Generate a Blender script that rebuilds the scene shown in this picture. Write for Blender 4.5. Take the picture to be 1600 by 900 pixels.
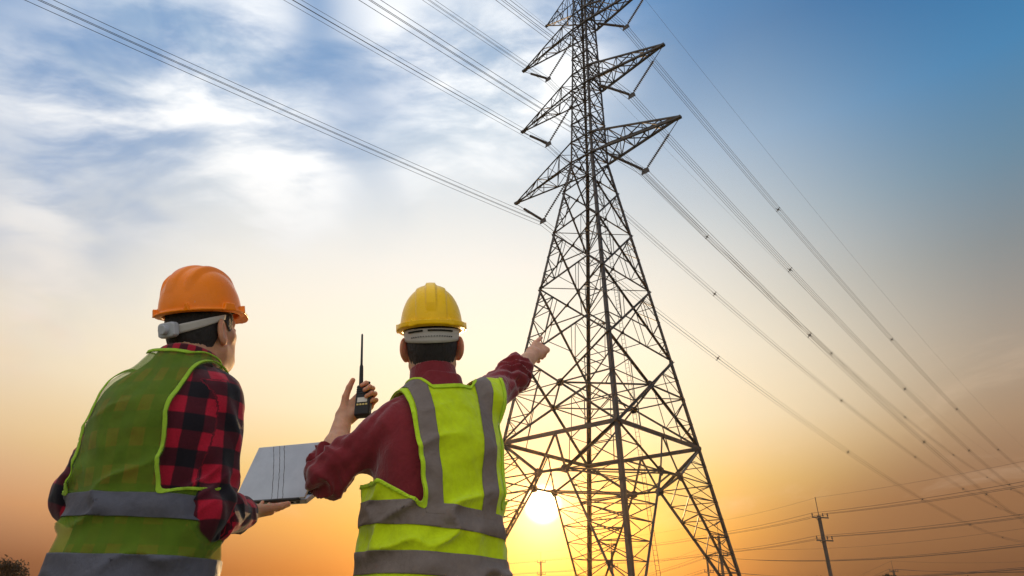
import bpy, math, random
import numpy as np
from mathutils import Vector, Matrix
random.seed(7); np.random.seed(7)
D = bpy.data; SC = bpy.context.scene; COL = SC.collection
for o in list(D.objects): D.objects.remove(o)

# ------------------------------------------------------------------ camera
FPX, PITCH, ROLL, HCAM = 1004.82, 26.807, 1.391, 0.85        # focal length in pixels of a 1600 wide frame
cd = D.cameras.new('camera'); cd.sensor_width = 36.0; cd.lens = FPX/1600*36.0
cd.clip_start = 0.05; cd.clip_end = 6000
cam = D.objects.new('camera', cd); COL.objects.link(cam)
cam.matrix_world = Matrix.Translation((0, 0, HCAM)) @ Matrix.Rotation(math.radians(90+PITCH), 4, 'X') @ Matrix.Rotation(math.radians(ROLL), 4, 'Z')
SC.camera = cam

# ------------------------------------------------------------------ small maths
_ip, _ir = math.radians(PITCH), math.radians(ROLL)
def U(px, py, Y):
    """world point at distance Y in front of the camera along the ray through a photograph pixel (used to place things at their real depth)"""
    X, V = px-800, 450-py
    x = X*math.cos(_ir)-V*math.sin(_ir); v = X*math.sin(_ir)+V*math.cos(_ir)
    d = np.array([x, FPX*math.cos(_ip)-v*math.sin(_ip), FPX*math.sin(_ip)+v*math.cos(_ip)])
    return np.array([0, 0, HCAM])+d*(Y/d[1])
def A3(*v): return np.array(v, float)
def unit(v): v = np.asarray(v, float); return v/np.linalg.norm(v)

# ------------------------------------------------------------------ sky, sun, exposure
SUN_AZ, SUN_EL = math.radians(3.07), math.radians(8.27)
SUND = Vector((math.sin(SUN_AZ)*math.cos(SUN_EL), math.cos(SUN_AZ)*math.cos(SUN_EL), math.sin(SUN_EL)))
def lin(r, g, b):
    f = lambda c: (c/255/12.92 if c/255 <= .04045 else ((c/255+.055)/1.055)**2.4)
    return (f(r), f(g), f(b), 1.0)
class NB:
    """small helper for node trees"""
    def __init__(s, nt): s.nt = nt; s.n = nt.nodes; s.l = nt.links
    def put(s, sock, v):
        if isinstance(v, bpy.types.NodeSocket): s.l.new(v, sock)
        elif v is not None:
            if hasattr(sock.default_value, '__len__') and not hasattr(v, '__len__'): v = [v]*len(sock.default_value)
            if hasattr(v, '__len__') and len(sock.default_value) == 3: v = v[:3]
            sock.default_value = v
    def math(s, op, a, b=None, c=None, clamp=False):
        n = s.n.new('ShaderNodeMath'); n.operation = op; n.use_clamp = clamp
        for i, v in enumerate((a, b, c)):
            if v is not None: s.put(n.inputs[i], v)
        return n.outputs[0]
    def vec(s, op, a, b=None, scale=None):
        n = s.n.new('ShaderNodeVectorMath'); n.operation = op; s.put(n.inputs[0], a)
        if b is not None: s.put(n.inputs[1], b)
        if scale is not None: s.put(n.inputs['Scale'], scale)
        return n.outputs['Value'] if op in ('DOT_PRODUCT', 'LENGTH', 'DISTANCE') else n.outputs[0]
    def ramp(s, fac, stops, interp='LINEAR'):
        n = s.n.new('ShaderNodeValToRGB'); s.put(n.inputs[0], fac); e = n.color_ramp; e.interpolation = interp
        while len(e.elements) < len(stops): e.elements.new(.5)
        for el, (p, c) in zip(e.elements, stops):
            el.position = p; el.color = c if hasattr(c, '__len__') else (c, c, c, 1)
        return n.outputs[0]
    def rng(s, v, a, b, c=0., d=1., mode='SMOOTHSTEP'):
        n = s.n.new('ShaderNodeMapRange'); n.interpolation_type = mode; n.clamp = True if mode == 'LINEAR' else n.clamp
        for i, x in enumerate((v, a, b, c, d)): s.put(n.inputs[i], x)
        return n.outputs[0]
    def mix(s, f, a, b, mode='MIX'):
        n = s.n.new('ShaderNodeMix'); n.data_type = 'RGBA'; n.blend_type = mode
        s.put(n.inputs[0], f); s.put(n.inputs[6], a); s.put(n.inputs[7], b); return n.outputs[2]
    def noise(s, v, scale, detail=4, rough=.5, dist=0., out='Fac'):
        n = s.n.new('ShaderNodeTexNoise'); s.put(n.inputs['Vector'], v); n.inputs['Scale'].default_value = scale
        n.inputs['Detail'].default_value = detail; n.inputs['Roughness'].default_value = rough; n.inputs['Distortion'].default_value = dist
        return n.outputs[out]
    def new(s, t): return s.n.new(t)

world = D.worlds.new('World'); SC.world = world; world.use_nodes = True
def build_sky():
    nt = world.node_tree; nt.nodes.clear(); B = NB(nt)
    tc = B.new('ShaderNodeTexCoord'); d = B.vec('NORMALIZE', tc.outputs['Generated'])
    sep = B.new('ShaderNodeSeparateXYZ'); B.put(sep.inputs[0], d); x, y, z = sep.outputs
    el = B.math('MULTIPLY', B.math('ARCSINE', z), 180/math.pi)
    e = B.math('DIVIDE', B.math('MAXIMUM', el, 0.), 90.)
    th = B.math('MULTIPLY', B.math('ARCCOSINE', B.math('MINIMUM', B.vec('DOT_PRODUCT', d, tuple(SUND)), .999999)), 180/math.pi)
    P = lambda deg: deg/90.
    # clear evening sky away from the sun: brown dusk haze low down, slate, then blue
    base = B.ramp(e, [(P(0), lin(76, 50, 44)), (P(3), lin(102, 68, 54)), (P(8), lin(144, 102, 72)), (P(13), lin(164, 134, 108)), (P(19), lin(152, 140, 130)),
                      (P(25), lin(126, 136, 142)), (P(31), lin(100, 138, 164)), (P(38), lin(70, 134, 182)), (P(46), lin(44, 112, 168)), (P(60), lin(52, 118, 176)), (P(90), lin(52, 112, 170))])
    # the haze lit by the low sun
    glow = B.ramp(e, [(P(0), lin(206, 108, 36)), (P(3), lin(234, 138, 46)), (P(6), lin(250, 178, 68)), (P(10), lin(255, 214, 126)), (P(15), (1.10, .92, .60, 1)),
                      (P(21), (1.16, 1.05, .82, 1)), (P(28), (1.12, 1.06, .94, 1)), (P(38), (.96, .99, 1.0, 1)), (P(50), lin(200, 222, 238)), (P(90), lin(160, 200, 230))])
    # high thin cloud on the left; its unseen part overhead brightened as fill light
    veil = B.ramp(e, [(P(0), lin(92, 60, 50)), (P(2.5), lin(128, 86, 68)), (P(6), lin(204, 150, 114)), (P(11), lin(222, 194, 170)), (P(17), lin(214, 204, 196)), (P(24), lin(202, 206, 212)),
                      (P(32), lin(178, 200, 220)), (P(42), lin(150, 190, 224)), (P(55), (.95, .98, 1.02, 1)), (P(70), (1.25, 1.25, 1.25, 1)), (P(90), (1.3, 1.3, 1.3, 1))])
    # projected cloud-layer coordinates (a plane high above the ground)
    den = B.math('ADD', B.math('MAXIMUM', z, 0.), .16)
    cc = B.new('ShaderNodeCombineXYZ'); B.put(cc.inputs[0], B.math('DIVIDE', x, den)); B.put(cc.inputs[1], B.math('DIVIDE', y, den)); cl = cc.outputs[0]
    big = B.noise(cl, 1.1, 3, .5, .3)
    # coverage: how far to the right of the sun the clear air starts
    cov = B.math('ADD', B.math('MULTIPLY', B.math('SUBTRACT', big, .5), .5), B.math('ADD', B.math('MULTIPLY', x, -1.), B.math('MULTIPLY', y, -.25)))
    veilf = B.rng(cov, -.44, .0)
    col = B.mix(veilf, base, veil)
    wcol = B.vec('SUBTRACT', B.noise(B.vec('MULTIPLY', d, (1., 1., 1.6)), 3.6, 3, .5, .6, 'Color'), (.5, .5, .5))
    dw = B.vec('NORMALIZE', B.vec('ADD', d, B.vec('SCALE', wcol, scale=.20)))
    back = B.rng(y, .15, -.6)
    col = B.mix(B.math('MULTIPLY', back, B.rng(el, 60, 20)), col, (1.0, .97, .95, 1))      # unseen sky behind the camera, brightened as added fill for the workers' backs
    def blobs(L):
        t = None
        for px, py, r in L:
            v = U(px, py, 1.)-np.array([0, 0, HCAM]); v = v/np.linalg.norm(v); k = B.math('POWER', math.e, B.math('MULTIPLY', B.math('SUBTRACT', B.vec('DOT_PRODUCT', dw, tuple(v)), 1.), 1/(1-math.cos(math.radians(r)))))
            t = k if t is None else B.math('ADD', t, k)
        t = B.math('SUBTRACT', 1., B.math('POWER', math.e, B.math('MULTIPLY', t, -1.)))
        return t
    warp = B.vec('ADD', cl, B.vec('SCALE', B.noise(cl, 1.6, 3, .5, .0, 'Color'), scale=.30))
    # blue openings high on the left
    gn = B.noise(B.vec('ADD', warp, (4.3, 1.7, 0)), 2.4, 5, .55, .4)
    gm = blobs([(30, 60, 9), (150, 20, 7), (70, 250, 6), (300, 20, 6), (500, 105, 7), (530, 20, 7), (900, 30, 7), (470, 20, 5), (30, 200, 4)])
    gapf = B.math('MULTIPLY', B.math('POWER', gm, .6), B.rng(gn, .28, .54, .60, 1.25), clamp=True)
    col = B.mix(B.math('MULTIPLY', gapf, .95), col, lin(62, 132, 196))
    # sun haze: reaches farther to the left, where the thin cloud scatters it
    sig = B.math('ADD', B.rng(el, 3, 18, 25., 43.), B.math('MULTIPLY', B.math('MAXIMUM', B.math('MINIMUM', x, .6), B.rng(el, 4, 22, -.10, -.75)), -26.))
    q = B.math('DIVIDE', th, sig); asym = B.math('POWER', math.e, B.math('MULTIPLY', B.math('POWER', q, 2.6), -1.))
    asym = B.math('MULTIPLY', asym, B.math('SUBTRACT', 1., B.math('MULTIPLY', gapf, .62)))
    col = B.mix(asym, col, glow)
    # white wisps
    mp = B.new('ShaderNodeMapping'); mp.inputs['Rotation'].default_value = (0, 0, math.radians(-52)); mp.inputs['Scale'].default_value = (1.0, 2.1, 1.); B.put(mp.inputs['Vector'], warp)
    wn = B.noise(B.vec('ADD', mp.outputs[0], (9.1, 3.2, 0)), 1.9, 8, .57, .15)
    wm = blobs([(225, 80, 4.5), (265, 130, 5), (325, 165, 5), (385, 205, 5), (440, 240, 4), (410, 300, 4), (290, 240, 4), (165, 185, 2.5), (100, 165, 3), (30, 150, 3.5), (720, 80, 5), (760, 150, 6), (790, 230, 5), (690, 150, 4), (605, 25, 3), (385, 25, 2.5), (60, 330, 2.5), (95, 450, 2.5), (860, 90, 4)])
    wf = B.math('MULTIPLY', B.math('POWER', wm, .75), B.rng(wn, .38, .60, .06, 1.3))
    col = B.mix(B.math('MULTIPLY', wf, .82), col, B.ramp(e, [(P(10), lin(246, 218, 190)), (P(20), lin(246, 236, 226)), (P(28), (1., 1., 1., 1)), (P(40), (1.3, 1.3, 1.28, 1))]))
    # faint warm streaks low down
    wl = B.noise(B.vec('MULTIPLY', cl, (1., .6, 1.)), 1.6, 6, .6, .4)
    wlf = B.math('MULTIPLY', B.rng(wl, .54, .74), B.math('MULTIPLY', B.rng(el, 5, 10), B.rng(el, 26, 18)))
    col = B.mix(B.math('MULTIPLY', wlf, .3), col, lin(246, 216, 184))
    # aureole and the sun itself
    au = B.math('POWER', B.rng(th, 18, 0, mode='LINEAR'), 6.)
    col = B.mix(1., col, B.mix(au, (0, 0, 0, 1), (.8, .30, .06, 1)), 'ADD')
    au2 = B.math('POWER', B.rng(th, 7.5, 0, mode='LINEAR'), 3.)
    col = B.mix(1., col, B.mix(au2, (0, 0, 0, 1), (1.4, 1.2, .8, 1)), 'ADD')
    disc = B.rng(th, 1.8, .25)
    col = B.mix(disc, col, (9, 7.4, 4.6, 1))
    # physical sky as the underlying daylight
    sky = B.new('ShaderNodeTexSky'); sky.sky_type = 'NISHITA'; sky.sun_disc = False; sky.sun_elevation = SUN_EL; sky.sun_rotation = SUN_AZ
    sky.air_density = 1.4; sky.dust_density = 3.
    phys = B.vec('SCALE', sky.outputs[0], scale=.06)
    col = B.mix(.08, col, phys)
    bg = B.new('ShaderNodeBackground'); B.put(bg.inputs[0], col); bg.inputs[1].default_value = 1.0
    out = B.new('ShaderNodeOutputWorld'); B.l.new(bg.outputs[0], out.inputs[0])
build_sky()
sl = D.lights.new('sun', 'SUN'); sl.energy = 3.6; sl.angle = math.radians(.6); sl.color = (1.0, .64, .30)
sun = D.objects.new('sun', sl); COL.objects.link(sun); sun.rotation_euler = SUND.to_track_quat('Z', 'Y').to_euler(); sun.location = (0, 0, 80)
SC.view_settings.view_transform = 'Standard'; SC.view_settings.look = 'None'; SC.view_settings.gamma = 1.0
SC.view_settings.use_curve_mapping = False; SC.view_settings.exposure = 0.0
SC.cycles.use_denoising = True
SC.cycles.max_bounces = 8; SC.cycles.transparent_max_bounces = 12; SC.cycles.sample_clamp_indirect = 6.0

# ------------------------------------------------------------------ materials
MATS = {}
def mat(name):
    m = D.materials.new(name); m.use_nodes = True; nt = m.node_tree; nt.nodes.clear(); B = NB(nt)
    out = B.new('ShaderNodeOutputMaterial'); p = B.new('ShaderNodeBsdfPrincipled'); B.l.new(p.outputs[0], out.inputs[0])
    MATS[name] = m; return m, B, p, out
def bump(B, p, h, strength=.3, dist=.01):
    b = B.new('ShaderNodeBump'); b.inputs['Strength'].default_value = strength; b.inputs['Distance'].default_value = dist
    B.put(b.inputs['Height'], h); B.l.new(b.outputs[0], p.inputs['Normal'])
def simple(name, c, rough=.6, metal=0., noise=0., nscale=8., spec=None, bumpst=0., bscale=60.):
    m, B, p, out = mat(name); p.inputs['Roughness'].default_value = rough; p.inputs['Metallic'].default_value = metal
    if spec is not None: p.inputs['Specular IOR Level'].default_value = spec
    tc = B.new('ShaderNodeTexCoord'); v = tc.outputs['Object']
    if noise:
        n = B.noise(v, nscale, 5, .6); f = B.rng(n, .3, .7, 1-noise, 1+noise, 'LINEAR')
        B.put(p.inputs['Base Color'], B.vec('SCALE', tuple(c), scale=f))
    else: p.inputs['Base Color'].default_value = (*c, 1)
    if bumpst: bump(B, p, B.noise(v, bscale, 4, .6), bumpst, .004)
    return m
def steel(name, c, rough=.55):
    m, B, p, out = mat(name); tc = B.new('ShaderNodeTexCoord'); v = tc.outputs['Object']
    n = B.noise(v, .9, 4, .6); n2 = B.noise(v, 9., 3, .6)
    cc = B.mix(B.rng(n, .35, .7), tuple(x*.75 for x in c)+(1,), tuple(x*1.25 for x in c)+(1,))
    cc = B.mix(B.math('MULTIPLY', B.rng(n2, .55, .75), .35), cc, (.07, .038, .020, 1))
    B.put(p.inputs['Base Color'], cc); p.inputs['Roughness'].default_value = rough; p.inputs['Metallic'].default_value = .25
    return m
steel('galvanised_steel', (.060, .050, .043)); steel('galvanised_steel_light', (.075, .064, .056))
simple('conductor', (.075, .07, .068), .9, 0., spec=.1); simple('insulator_glaze', (.035, .025, .022), .3, 0., .15, 20)
simple('concrete_pole', (.075, .062, .052), .9, 0, .2, 6, bumpst=.2)
simple('concrete_footing', (.32, .30, .28), .9, 0, .2, 4, bumpst=.3)
simple('timber_arm', (.10, .075, .055), .85, 0, .25, 14)

def fabric(name, c, var=.14, weave=900., rough=.85, trans=0., transp=0., sheen=.2, nscale=7.):
    m, B, p, out = mat(name); tc = B.new('ShaderNodeTexCoord'); v = tc.outputs['Object']
    n = B.noise(v, nscale, 5, .6); n2 = B.noise(v, 60., 3, .6)
    f = B.math('MULTIPLY', B.rng(n, .3, .7, 1-var, 1+var, 'LINEAR'), B.rng(n2, .3, .7, .93, 1.07, 'LINEAR'))
    colr = B.vec('SCALE', tuple(c), scale=f)
    B.put(p.inputs['Base Color'], colr); p.inputs['Roughness'].default_value = rough; p.inputs['Specular IOR Level'].default_value = .2
    p.inputs['Sheen Weight'].default_value = sheen; p.inputs['Sheen Roughness'].default_value = .4
    h = B.math('ADD', B.math('MULTIPLY', B.noise(v, weave, 2, .5), .22), B.math('ADD', B.noise(v, 38., 4, .55, .5), B.math('MULTIPLY', B.noise(B.vec('MULTIPLY', v, (1., 1., .55)), 15., 3, .5, 1.4), 2.2)))
    bump(B, p, h, .42, .008)
    sh = p.outputs[0]
    if trans:
        t = B.new('ShaderNodeBsdfTranslucent'); B.put(t.inputs[0], colr); mx = B.new('ShaderNodeMixShader'); mx.inputs[0].default_value = trans
        B.l.new(sh, mx.inputs[1]); B.l.new(t.outputs[0], mx.inputs[2]); sh = mx.outputs[0]
    if transp:
        t = B.new('ShaderNodeBsdfTransparent'); mx = B.new('ShaderNodeMixShader')
        B.put(mx.inputs[0], B.rng(B.noise(v, 700., 2, .5), .35, .65, transp*.85, transp*1.15, 'LINEAR'))
        B.l.new(sh, mx.inputs[1]); B.l.new(t.outputs[0], mx.inputs[2]); sh = mx.outputs[0]
    B.l.new(sh, out.inputs[0]); return m, B, p, colr
fabric('maroon_cotton', (.205, .021, .029), .16, sheen=.5)
fabric('neon_vest', (.70, .88, .010), .08, trans=.25, sheen=.5)
fabric('neon_binding', (.58, .84, .03), .06, trans=.2)
fabric('mesh_vest', (.225, .375, .028), .12, trans=.30, transp=.60, sheen=.25)
fabric('lime_binding', (.42, .66, .05), .06, trans=.3)
fabric('reflective_taupe', (.185, .148, .130), .10, rough=.6, sheen=.0)
fabric('reflective_slate', (.090, .092, .118), .12, rough=.6, sheen=.0)
fabric('dark_trousers', (.022, .022, .030), .2)
simple('boot_leather', (.05, .033, .022), .5, 0, .2, 30, bumpst=.2)
def plaid_mat():
    m, B, p, out = mat('plaid_flannel'); at = B.new('ShaderNodeAttribute'); at.attribute_name = 'plaid'
    sep = B.new('ShaderNodeSeparateXYZ'); B.l.new(at.outputs['Vector'], sep.inputs[0])
    tc = B.new('ShaderNodeTexCoord'); v = tc.outputs['Object']
    wob = B.math('MULTIPLY', B.math('SUBTRACT', B.noise(v, 22., 3), .5), .006)
    per = .088
    def stripe(s):
        a = B.math('FRACT', B.math('DIVIDE', B.math('ADD', s, wob), per))
        return B.math('MULTIPLY', B.rng(a, .0, .05), B.rng(a, .55, .50))
    a, b = stripe(sep.outputs[0]), stripe(sep.outputs[1])
    k = B.math('DIVIDE', B.math('ADD', a, b), 2.)
    c = B.ramp(k, [(0., (.36, .009, .028, 1)), (.5, (.060, .006, .013, 1)), (1., (.008, .006, .010, 1))])
    f = B.math('MULTIPLY', B.rng(B.noise(v, 9., 4), .3, .7, .85, 1.15, 'LINEAR'), B.rng(B.noise(v, 420., 2), .3, .7, .8, 1.2, 'LINEAR'))
    B.put(p.inputs['Base Color'], B.vec('SCALE', c, scale=f)); p.inputs['Roughness'].default_value = .9; p.inputs['Specular IOR Level'].default_value = .15
    p.inputs['Sheen Weight'].default_value = .18
    bump(B, p, B.math('ADD', B.math('MULTIPLY', B.noise(v, 900., 2), .25), B.noise(v, 36., 4, .55, .5)), .3, .006)
plaid_mat()
def skin_mat():
    m, B, p, out = mat('skin'); tc = B.new('ShaderNodeTexCoord'); v = tc.outputs['Object']
    c = B.mix(B.rng(B.noise(v, 26., 4, .6), .35, .7), (.50, .255, .155, 1), (.60, .325, .205, 1))
    c = B.mix(B.math('MULTIPLY', B.rng(B.noise(v, 160., 2), .55, .75), .3), c, (.42, .18, .11, 1))
    B.put(p.inputs['Base Color'], c); p.inputs['Roughness'].default_value = .62; p.inputs['Specular IOR Level'].default_value = .3
    p.inputs['Subsurface Weight'].default_value = .6; p.inputs['Subsurface Radius'].default_value = (1., .26, .10); p.inputs['Subsurface Scale'].default_value = .024
    bump(B, p, B.noise(v, 330., 3, .6), .15, .002)
skin_mat()
simple('dark_hair', (.012, .0095, .0085), .55, 0, .35, 120, bumpst=.9, bscale=420.)
simple('eye_white', (.7, .68, .65), .25); simple('brow_hair', (.012, .009, .008), .6)
def plastic(name, c, rough=.32):
    m, B, p, out = mat(name); tc = B.new('ShaderNodeTexCoord'); v = tc.outputs['Object']
    f = B.rng(B.noise(v, 14., 5, .6), .3, .7, .93, 1.06, 'LINEAR'); bc = B.vec('SCALE', tuple(c), scale=f)
    scr = B.math('MULTIPLY', B.rng(B.noise(B.vec('MULTIPLY', v, (40., 260., 90.)), 1., 3, .5, .8), .66, .74), B.rng(B.noise(v, 22., 3), .45, .6)); dust = B.rng(B.noise(v, 60., 5, .7), .58, .8)
    bc = B.mix(B.math('MULTIPLY', scr, .25), bc, (.75, .70, .62, 1)); B.put(p.inputs['Base Color'], B.mix(B.math('MULTIPLY', dust, .08), bc, (.42, .36, .30, 1)))
    B.put(p.inputs['Roughness'], B.rng(B.noise(v, 45., 5, .65), .3, .75, rough*.8, rough*1.5, 'LINEAR'))
    p.inputs['Specular IOR Level'].default_value = .27
    bump(B, p, B.noise(v, 190., 3, .6), .06, .002)
plastic('orange_shell', (.95, .23, .0), .27); plastic('yellow_shell', (.97, .58, .0), .27)
plastic('strap_plastic', (.50, .49, .47), .5); plastic('dark_foam', (.02, .02, .02), .9)
plastic('buckle_plastic', (.42, .44, .48), .3)
plastic('radio_black', (.018, .017, .017), .45); simple('radio_display', (.62, .60, .52), .25); simple('radio_key', (.62, .48, .14), .4)
m_, B_, p_, o_ = mat('laptop_aluminium'); tc_ = B_.new('ShaderNodeTexCoord')
p_.inputs['Metallic'].default_value = .6; p_.inputs['Roughness'].default_value = .30
B_.put(p_.inputs['Base Color'], B_.mix(B_.rng(B_.noise(tc_.outputs['Object'], 9., 5, .6), .3, .7), (.42, .40, .41, 1), (.50, .48, .485, 1)))
simple('wire_reflection_grey', (.10, .095, .095), .6); simple('laptop_dark', (.03, .03, .032), .45); simple('screen_glass', (.01, .01, .012), .12); simple('rubber_black', (.015, .015, .015), .8)
def ground_mat():
    m, B, p, out = mat('dry_field'); tc = B.new('ShaderNodeTexCoord'); v = tc.outputs['Object']
    a = B.noise(v, .35, 6, .65); b = B.noise(v, 9., 5, .7)
    c = B.mix(B.rng(a, .35, .65), (.20, .155, .085, 1), (.14, .14, .05, 1)); c = B.mix(B.math('MULTIPLY', B.rng(b, .4, .7), .6), c, (.27, .21, .13, 1))
    B.put(p.inputs['Base Color'], c); p.inputs['Roughness'].default_value = .95; bump(B, p, b, .6, .05)
ground_mat()
def leaf_mat():
    m, B, p, out = mat('leaf'); oi = B.new('ShaderNodeTexCoord')
    c = B.mix(B.rng(B.noise(oi.outputs['Object'], .8, 3), .3, .7), (.006, .008, .003, 1), (.014, .017, .006, 1))
    B.put(p.inputs['Base Color'], c); p.inputs['Roughness'].default_value = .7
    t = B.new('ShaderNodeBsdfTranslucent'); B.put(t.inputs[0], c); mx = B.new('ShaderNodeMixShader'); mx.inputs[0].default_value = .06
    B.l.new(p.outputs[0], mx.inputs[1]); B.l.new(t.outputs[0], mx.inputs[2]); B.l.new(mx.outputs[0], out.inputs[0])
leaf_mat(); simple('bark', (.07, .05, .035), .9, 0, .3, 8, bumpst=.6)

# ------------------------------------------------------------------ object helpers
def tag(o, label=None, cat=None, group=None, kind=None):
    if label: o['label'] = label
    if cat: o['category'] = cat
    if group: o['group'] = group
    if kind: o['kind'] = kind
    return o
def wloc(o):
    p = Vector((0, 0, 0))
    while o is not None: p = p+Vector(o.location); o = o.parent
    return p
def empty(name, loc=(0, 0, 0)):
    o = D.objects.new(name, None); COL.objects.link(o); o.location = tuple(float(c) for c in loc); o.empty_display_size = .1; return o
def mesh_data(name, V, F, smooth=True):
    V = np.asarray(V, np.float32); me = D.meshes.new(name)
    if isinstance(F, np.ndarray) and F.ndim == 2:
        n, k = F.shape; me.vertices.add(len(V)); me.vertices.foreach_set('co', V.ravel())
        me.loops.add(n*k); me.loops.foreach_set('vertex_index', F.astype(np.int32).ravel())
        me.polygons.add(n); me.polygons.foreach_set('loop_start', np.arange(0, n*k, k, dtype=np.int32)); me.polygons.foreach_set('loop_total', np.full(n, k, np.int32))
        me.update(calc_edges=True); me.validate()
    else:
        me.from_pydata([tuple(v) for v in V.tolist()], [], [tuple(f) for f in F]); me.update()
    me.polygons.foreach_set('use_smooth', np.full(len(me.polygons), smooth)); return me
def mk(name, V, F, m, parent=None, smooth=True, attr=None):
    """one mesh object from world-space vertices"""
    V = np.asarray(V, float)
    if parent is not None: V = V-np.array(wloc(parent))
    me = mesh_data(name, V, F, smooth); me.materials.append(MATS[m])
    if attr is not None:
        for k, a in attr.items():
            at = me.attributes.new(k, 'FLOAT_VECTOR', 'POINT'); at.data.foreach_set('vector', np.asarray(a, np.float32).ravel())
    o = D.objects.new(name, me); COL.objects.link(o)
    if parent is not None: o.parent = parent
    return o
def solid(o, t, offset=0.):
    md = o.modifiers.new('thickness', 'SOLIDIFY'); md.thickness = t; md.offset = offset; return o
class MB:
    def __init__(s): s.v = []; s.f = []
    def add(s, V, F):
        n = len(s.v); s.v += [tuple(map(float, v)) for v in V]; s.f += [tuple(i+n for i in f) for f in F]; return s
    def prism(s, a, b, sect, up=None):
        """sweep a 2-D section from a to b"""
        a, b = np.asarray(a, float), np.asarray(b, float); t = unit(b-a); up = A3(0, 0, 1) if up is None else np.asarray(up, float)
        if abs(t@unit(up)) > .97: up = A3(1, 0, 0) if abs(t[0]) < .9 else A3(0, 1, 0)
        e1 = unit(np.cross(up, t)); e2 = np.cross(t, e1); k = len(sect)
        V = [a+e1*p+e2*q for p, q in sect]+[b+e1*p+e2*q for p, q in sect]
        F = [(i, (i+1) % k, k+(i+1) % k, k+i) for i in range(k)]+[tuple(range(k-1, -1, -1)), tuple(range(k, 2*k))]
        return s.add(V, F)
    def bar(s, a, b, w, h=None, up=None):
        h = h or w; return s.prism(a, b, [(-w/2, -h/2), (w/2, -h/2), (w/2, h/2), (-w/2, h/2)], up)
    def angle(s, a, b, w, up=None, t=None):
        """steel angle section"""
        t = t or w*.14; o = -w*.35
        return s.prism(a, b, [(o, o), (o+w, o), (o+w, o+t), (o+t, o+t), (o+t, o+w), (o, o+w)], up)
    def tube(s, pts, r, k=6, cap=True):
        pts = [np.asarray(p, float) for p in pts]; n0 = len(s.v); rr = r if hasattr(r, '__len__') else [r]*len(pts); e = None; V = []
        for i, p in enumerate(pts):
            t = unit(pts[min(i+1, len(pts)-1)]-pts[max(i-1, 0)])
            if e is None: e = unit(np.cross(t, A3(0, 0, 1) if abs(t[2]) < .9 else A3(1, 0, 0)))
            e = unit(e-t*(e@t)); f = np.cross(t, e)
            for j in range(k): V.append(p+(e*math.cos(2*math.pi*j/k)+f*math.sin(2*math.pi*j/k))*rr[i])
        F = [(i*k+j, i*k+(j+1) % k, (i+1)*k+(j+1) % k, (i+1)*k+j) for i in range(len(pts)-1) for j in range(k)]
        if cap: F += [tuple(range(k-1, -1, -1)), tuple((len(pts)-1)*k+j for j in range(k))]
        return s.add(V, F)
    def build(s, name, m, parent=None, smooth=False): return mk(name, np.array(s.v), s.f, m, parent, smooth)
def bevel(o, w, seg=2):
    md = o.modifiers.new('edge', 'BEVEL'); md.width = w; md.segments = seg; md.limit_method = 'ANGLE'; return o

# ------------------------------------------------------------------ the setting: ground
g = mk('ground', [(-2500, -2500, 0), (2500, -2500, 0), (2500, 2500, 0), (-2500, 2500, 0)], [(0, 1, 2, 3)], 'dry_field', smooth=False)
tag(g, 'dry open field under the pylon line', kind='structure')

# ------------------------------------------------------------------ lattice pylon
TX, TY, TH = 7.3087, 50.656, math.radians(44.631)
W0, W3, WT, Z1, Z2, Z3, Z4, Z5, Z6, Z7 = 7.4704, 1.323, .978, 12.703, 9.913, 40.313, 42.826, 49.735, 51.913, 58.684
ARMS = [(9.893, 40.19, Z3, Z4), (9.133, 49.57, Z5, Z6), (9.122, 58.89, Z7, 61.0)]
VA, VX, NF = 3.839, 3.801, .3937
ax_a = A3(math.cos(TH), -math.sin(TH), 0); ax_l = A3(math.sin(TH), math.cos(TH), 0); tc0 = A3(TX, TY, 0)
def tp(u, v, z): return tc0+ax_a*u+ax_l*v+A3(0, 0, z)
def tw(z):
    if z <= Z3: return W0+(W3-W0)*z/Z3
    return max(.35, W3+(WT-W3)*(z-Z3)/(56.75-Z3))
CN = [(1, -1), (1, 1), (-1, 1), (-1, -1)]       # front, right, back, left corner
def tcn(i, z): s = CN[i % 4]; return tp(s[0]*tw(z), s[1]*tw(z), z)
tower = empty('transmission_tower', (TX, TY, 0))
tag(tower, 'tall steel lattice pylon with three pairs of pointed crossarms', 'pylon')
ST, STL = 'galvanised_steel', 'galvanised_steel_light'
def member(name, a, b, w, parent=tower, m=ST, up=None): return MB().angle(a, b, w, up).build(name, m, parent)
def outward(i): s = CN[i % 4]; return ax_a*s[0]+ax_l*s[1]
for i in range(4):
    mb = MB(); s = CN[i]; e1, e2 = -ax_a*s[0], -ax_l*s[1]
    def lseg(za, zb, w):
        a, b = tcn(i, za), tcn(i, zb); t = .03
        for q, r in ((e1, e2), (e2, e1)):       # two flanges of the corner angle
            V = [p+q*x+r*y for p in (a, b) for x, y in ((0, 0), (w, 0), (w, t), (0, t))]
            mb.add(V, [(0, 1, 2, 3), (7, 6, 5, 4), (0, 4, 5, 1), (1, 5, 6, 2), (2, 6, 7, 3), (3, 7, 4, 0)])
    lseg(0.1, 20, .30); lseg(20, Z3, .26); lseg(Z3, 67.0, .20)
    mb.build('main_leg', ST, tower)
    f = MB(); p = tcn(i, 0); f.prism(p+A3(0, 0, -.3), p+A3(0, 0, .35), [(.45*math.cos(k*math.pi/6), .45*math.sin(k*math.pi/6)) for k in range(12)]); f.build('footing', 'concrete_footing', tower)
def lerp(a, b, t): return a+(b-a)*t
LV = [Z1, 19.9, 26.4, 32.15, 36.8, Z3]
cross_nodes = []
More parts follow.
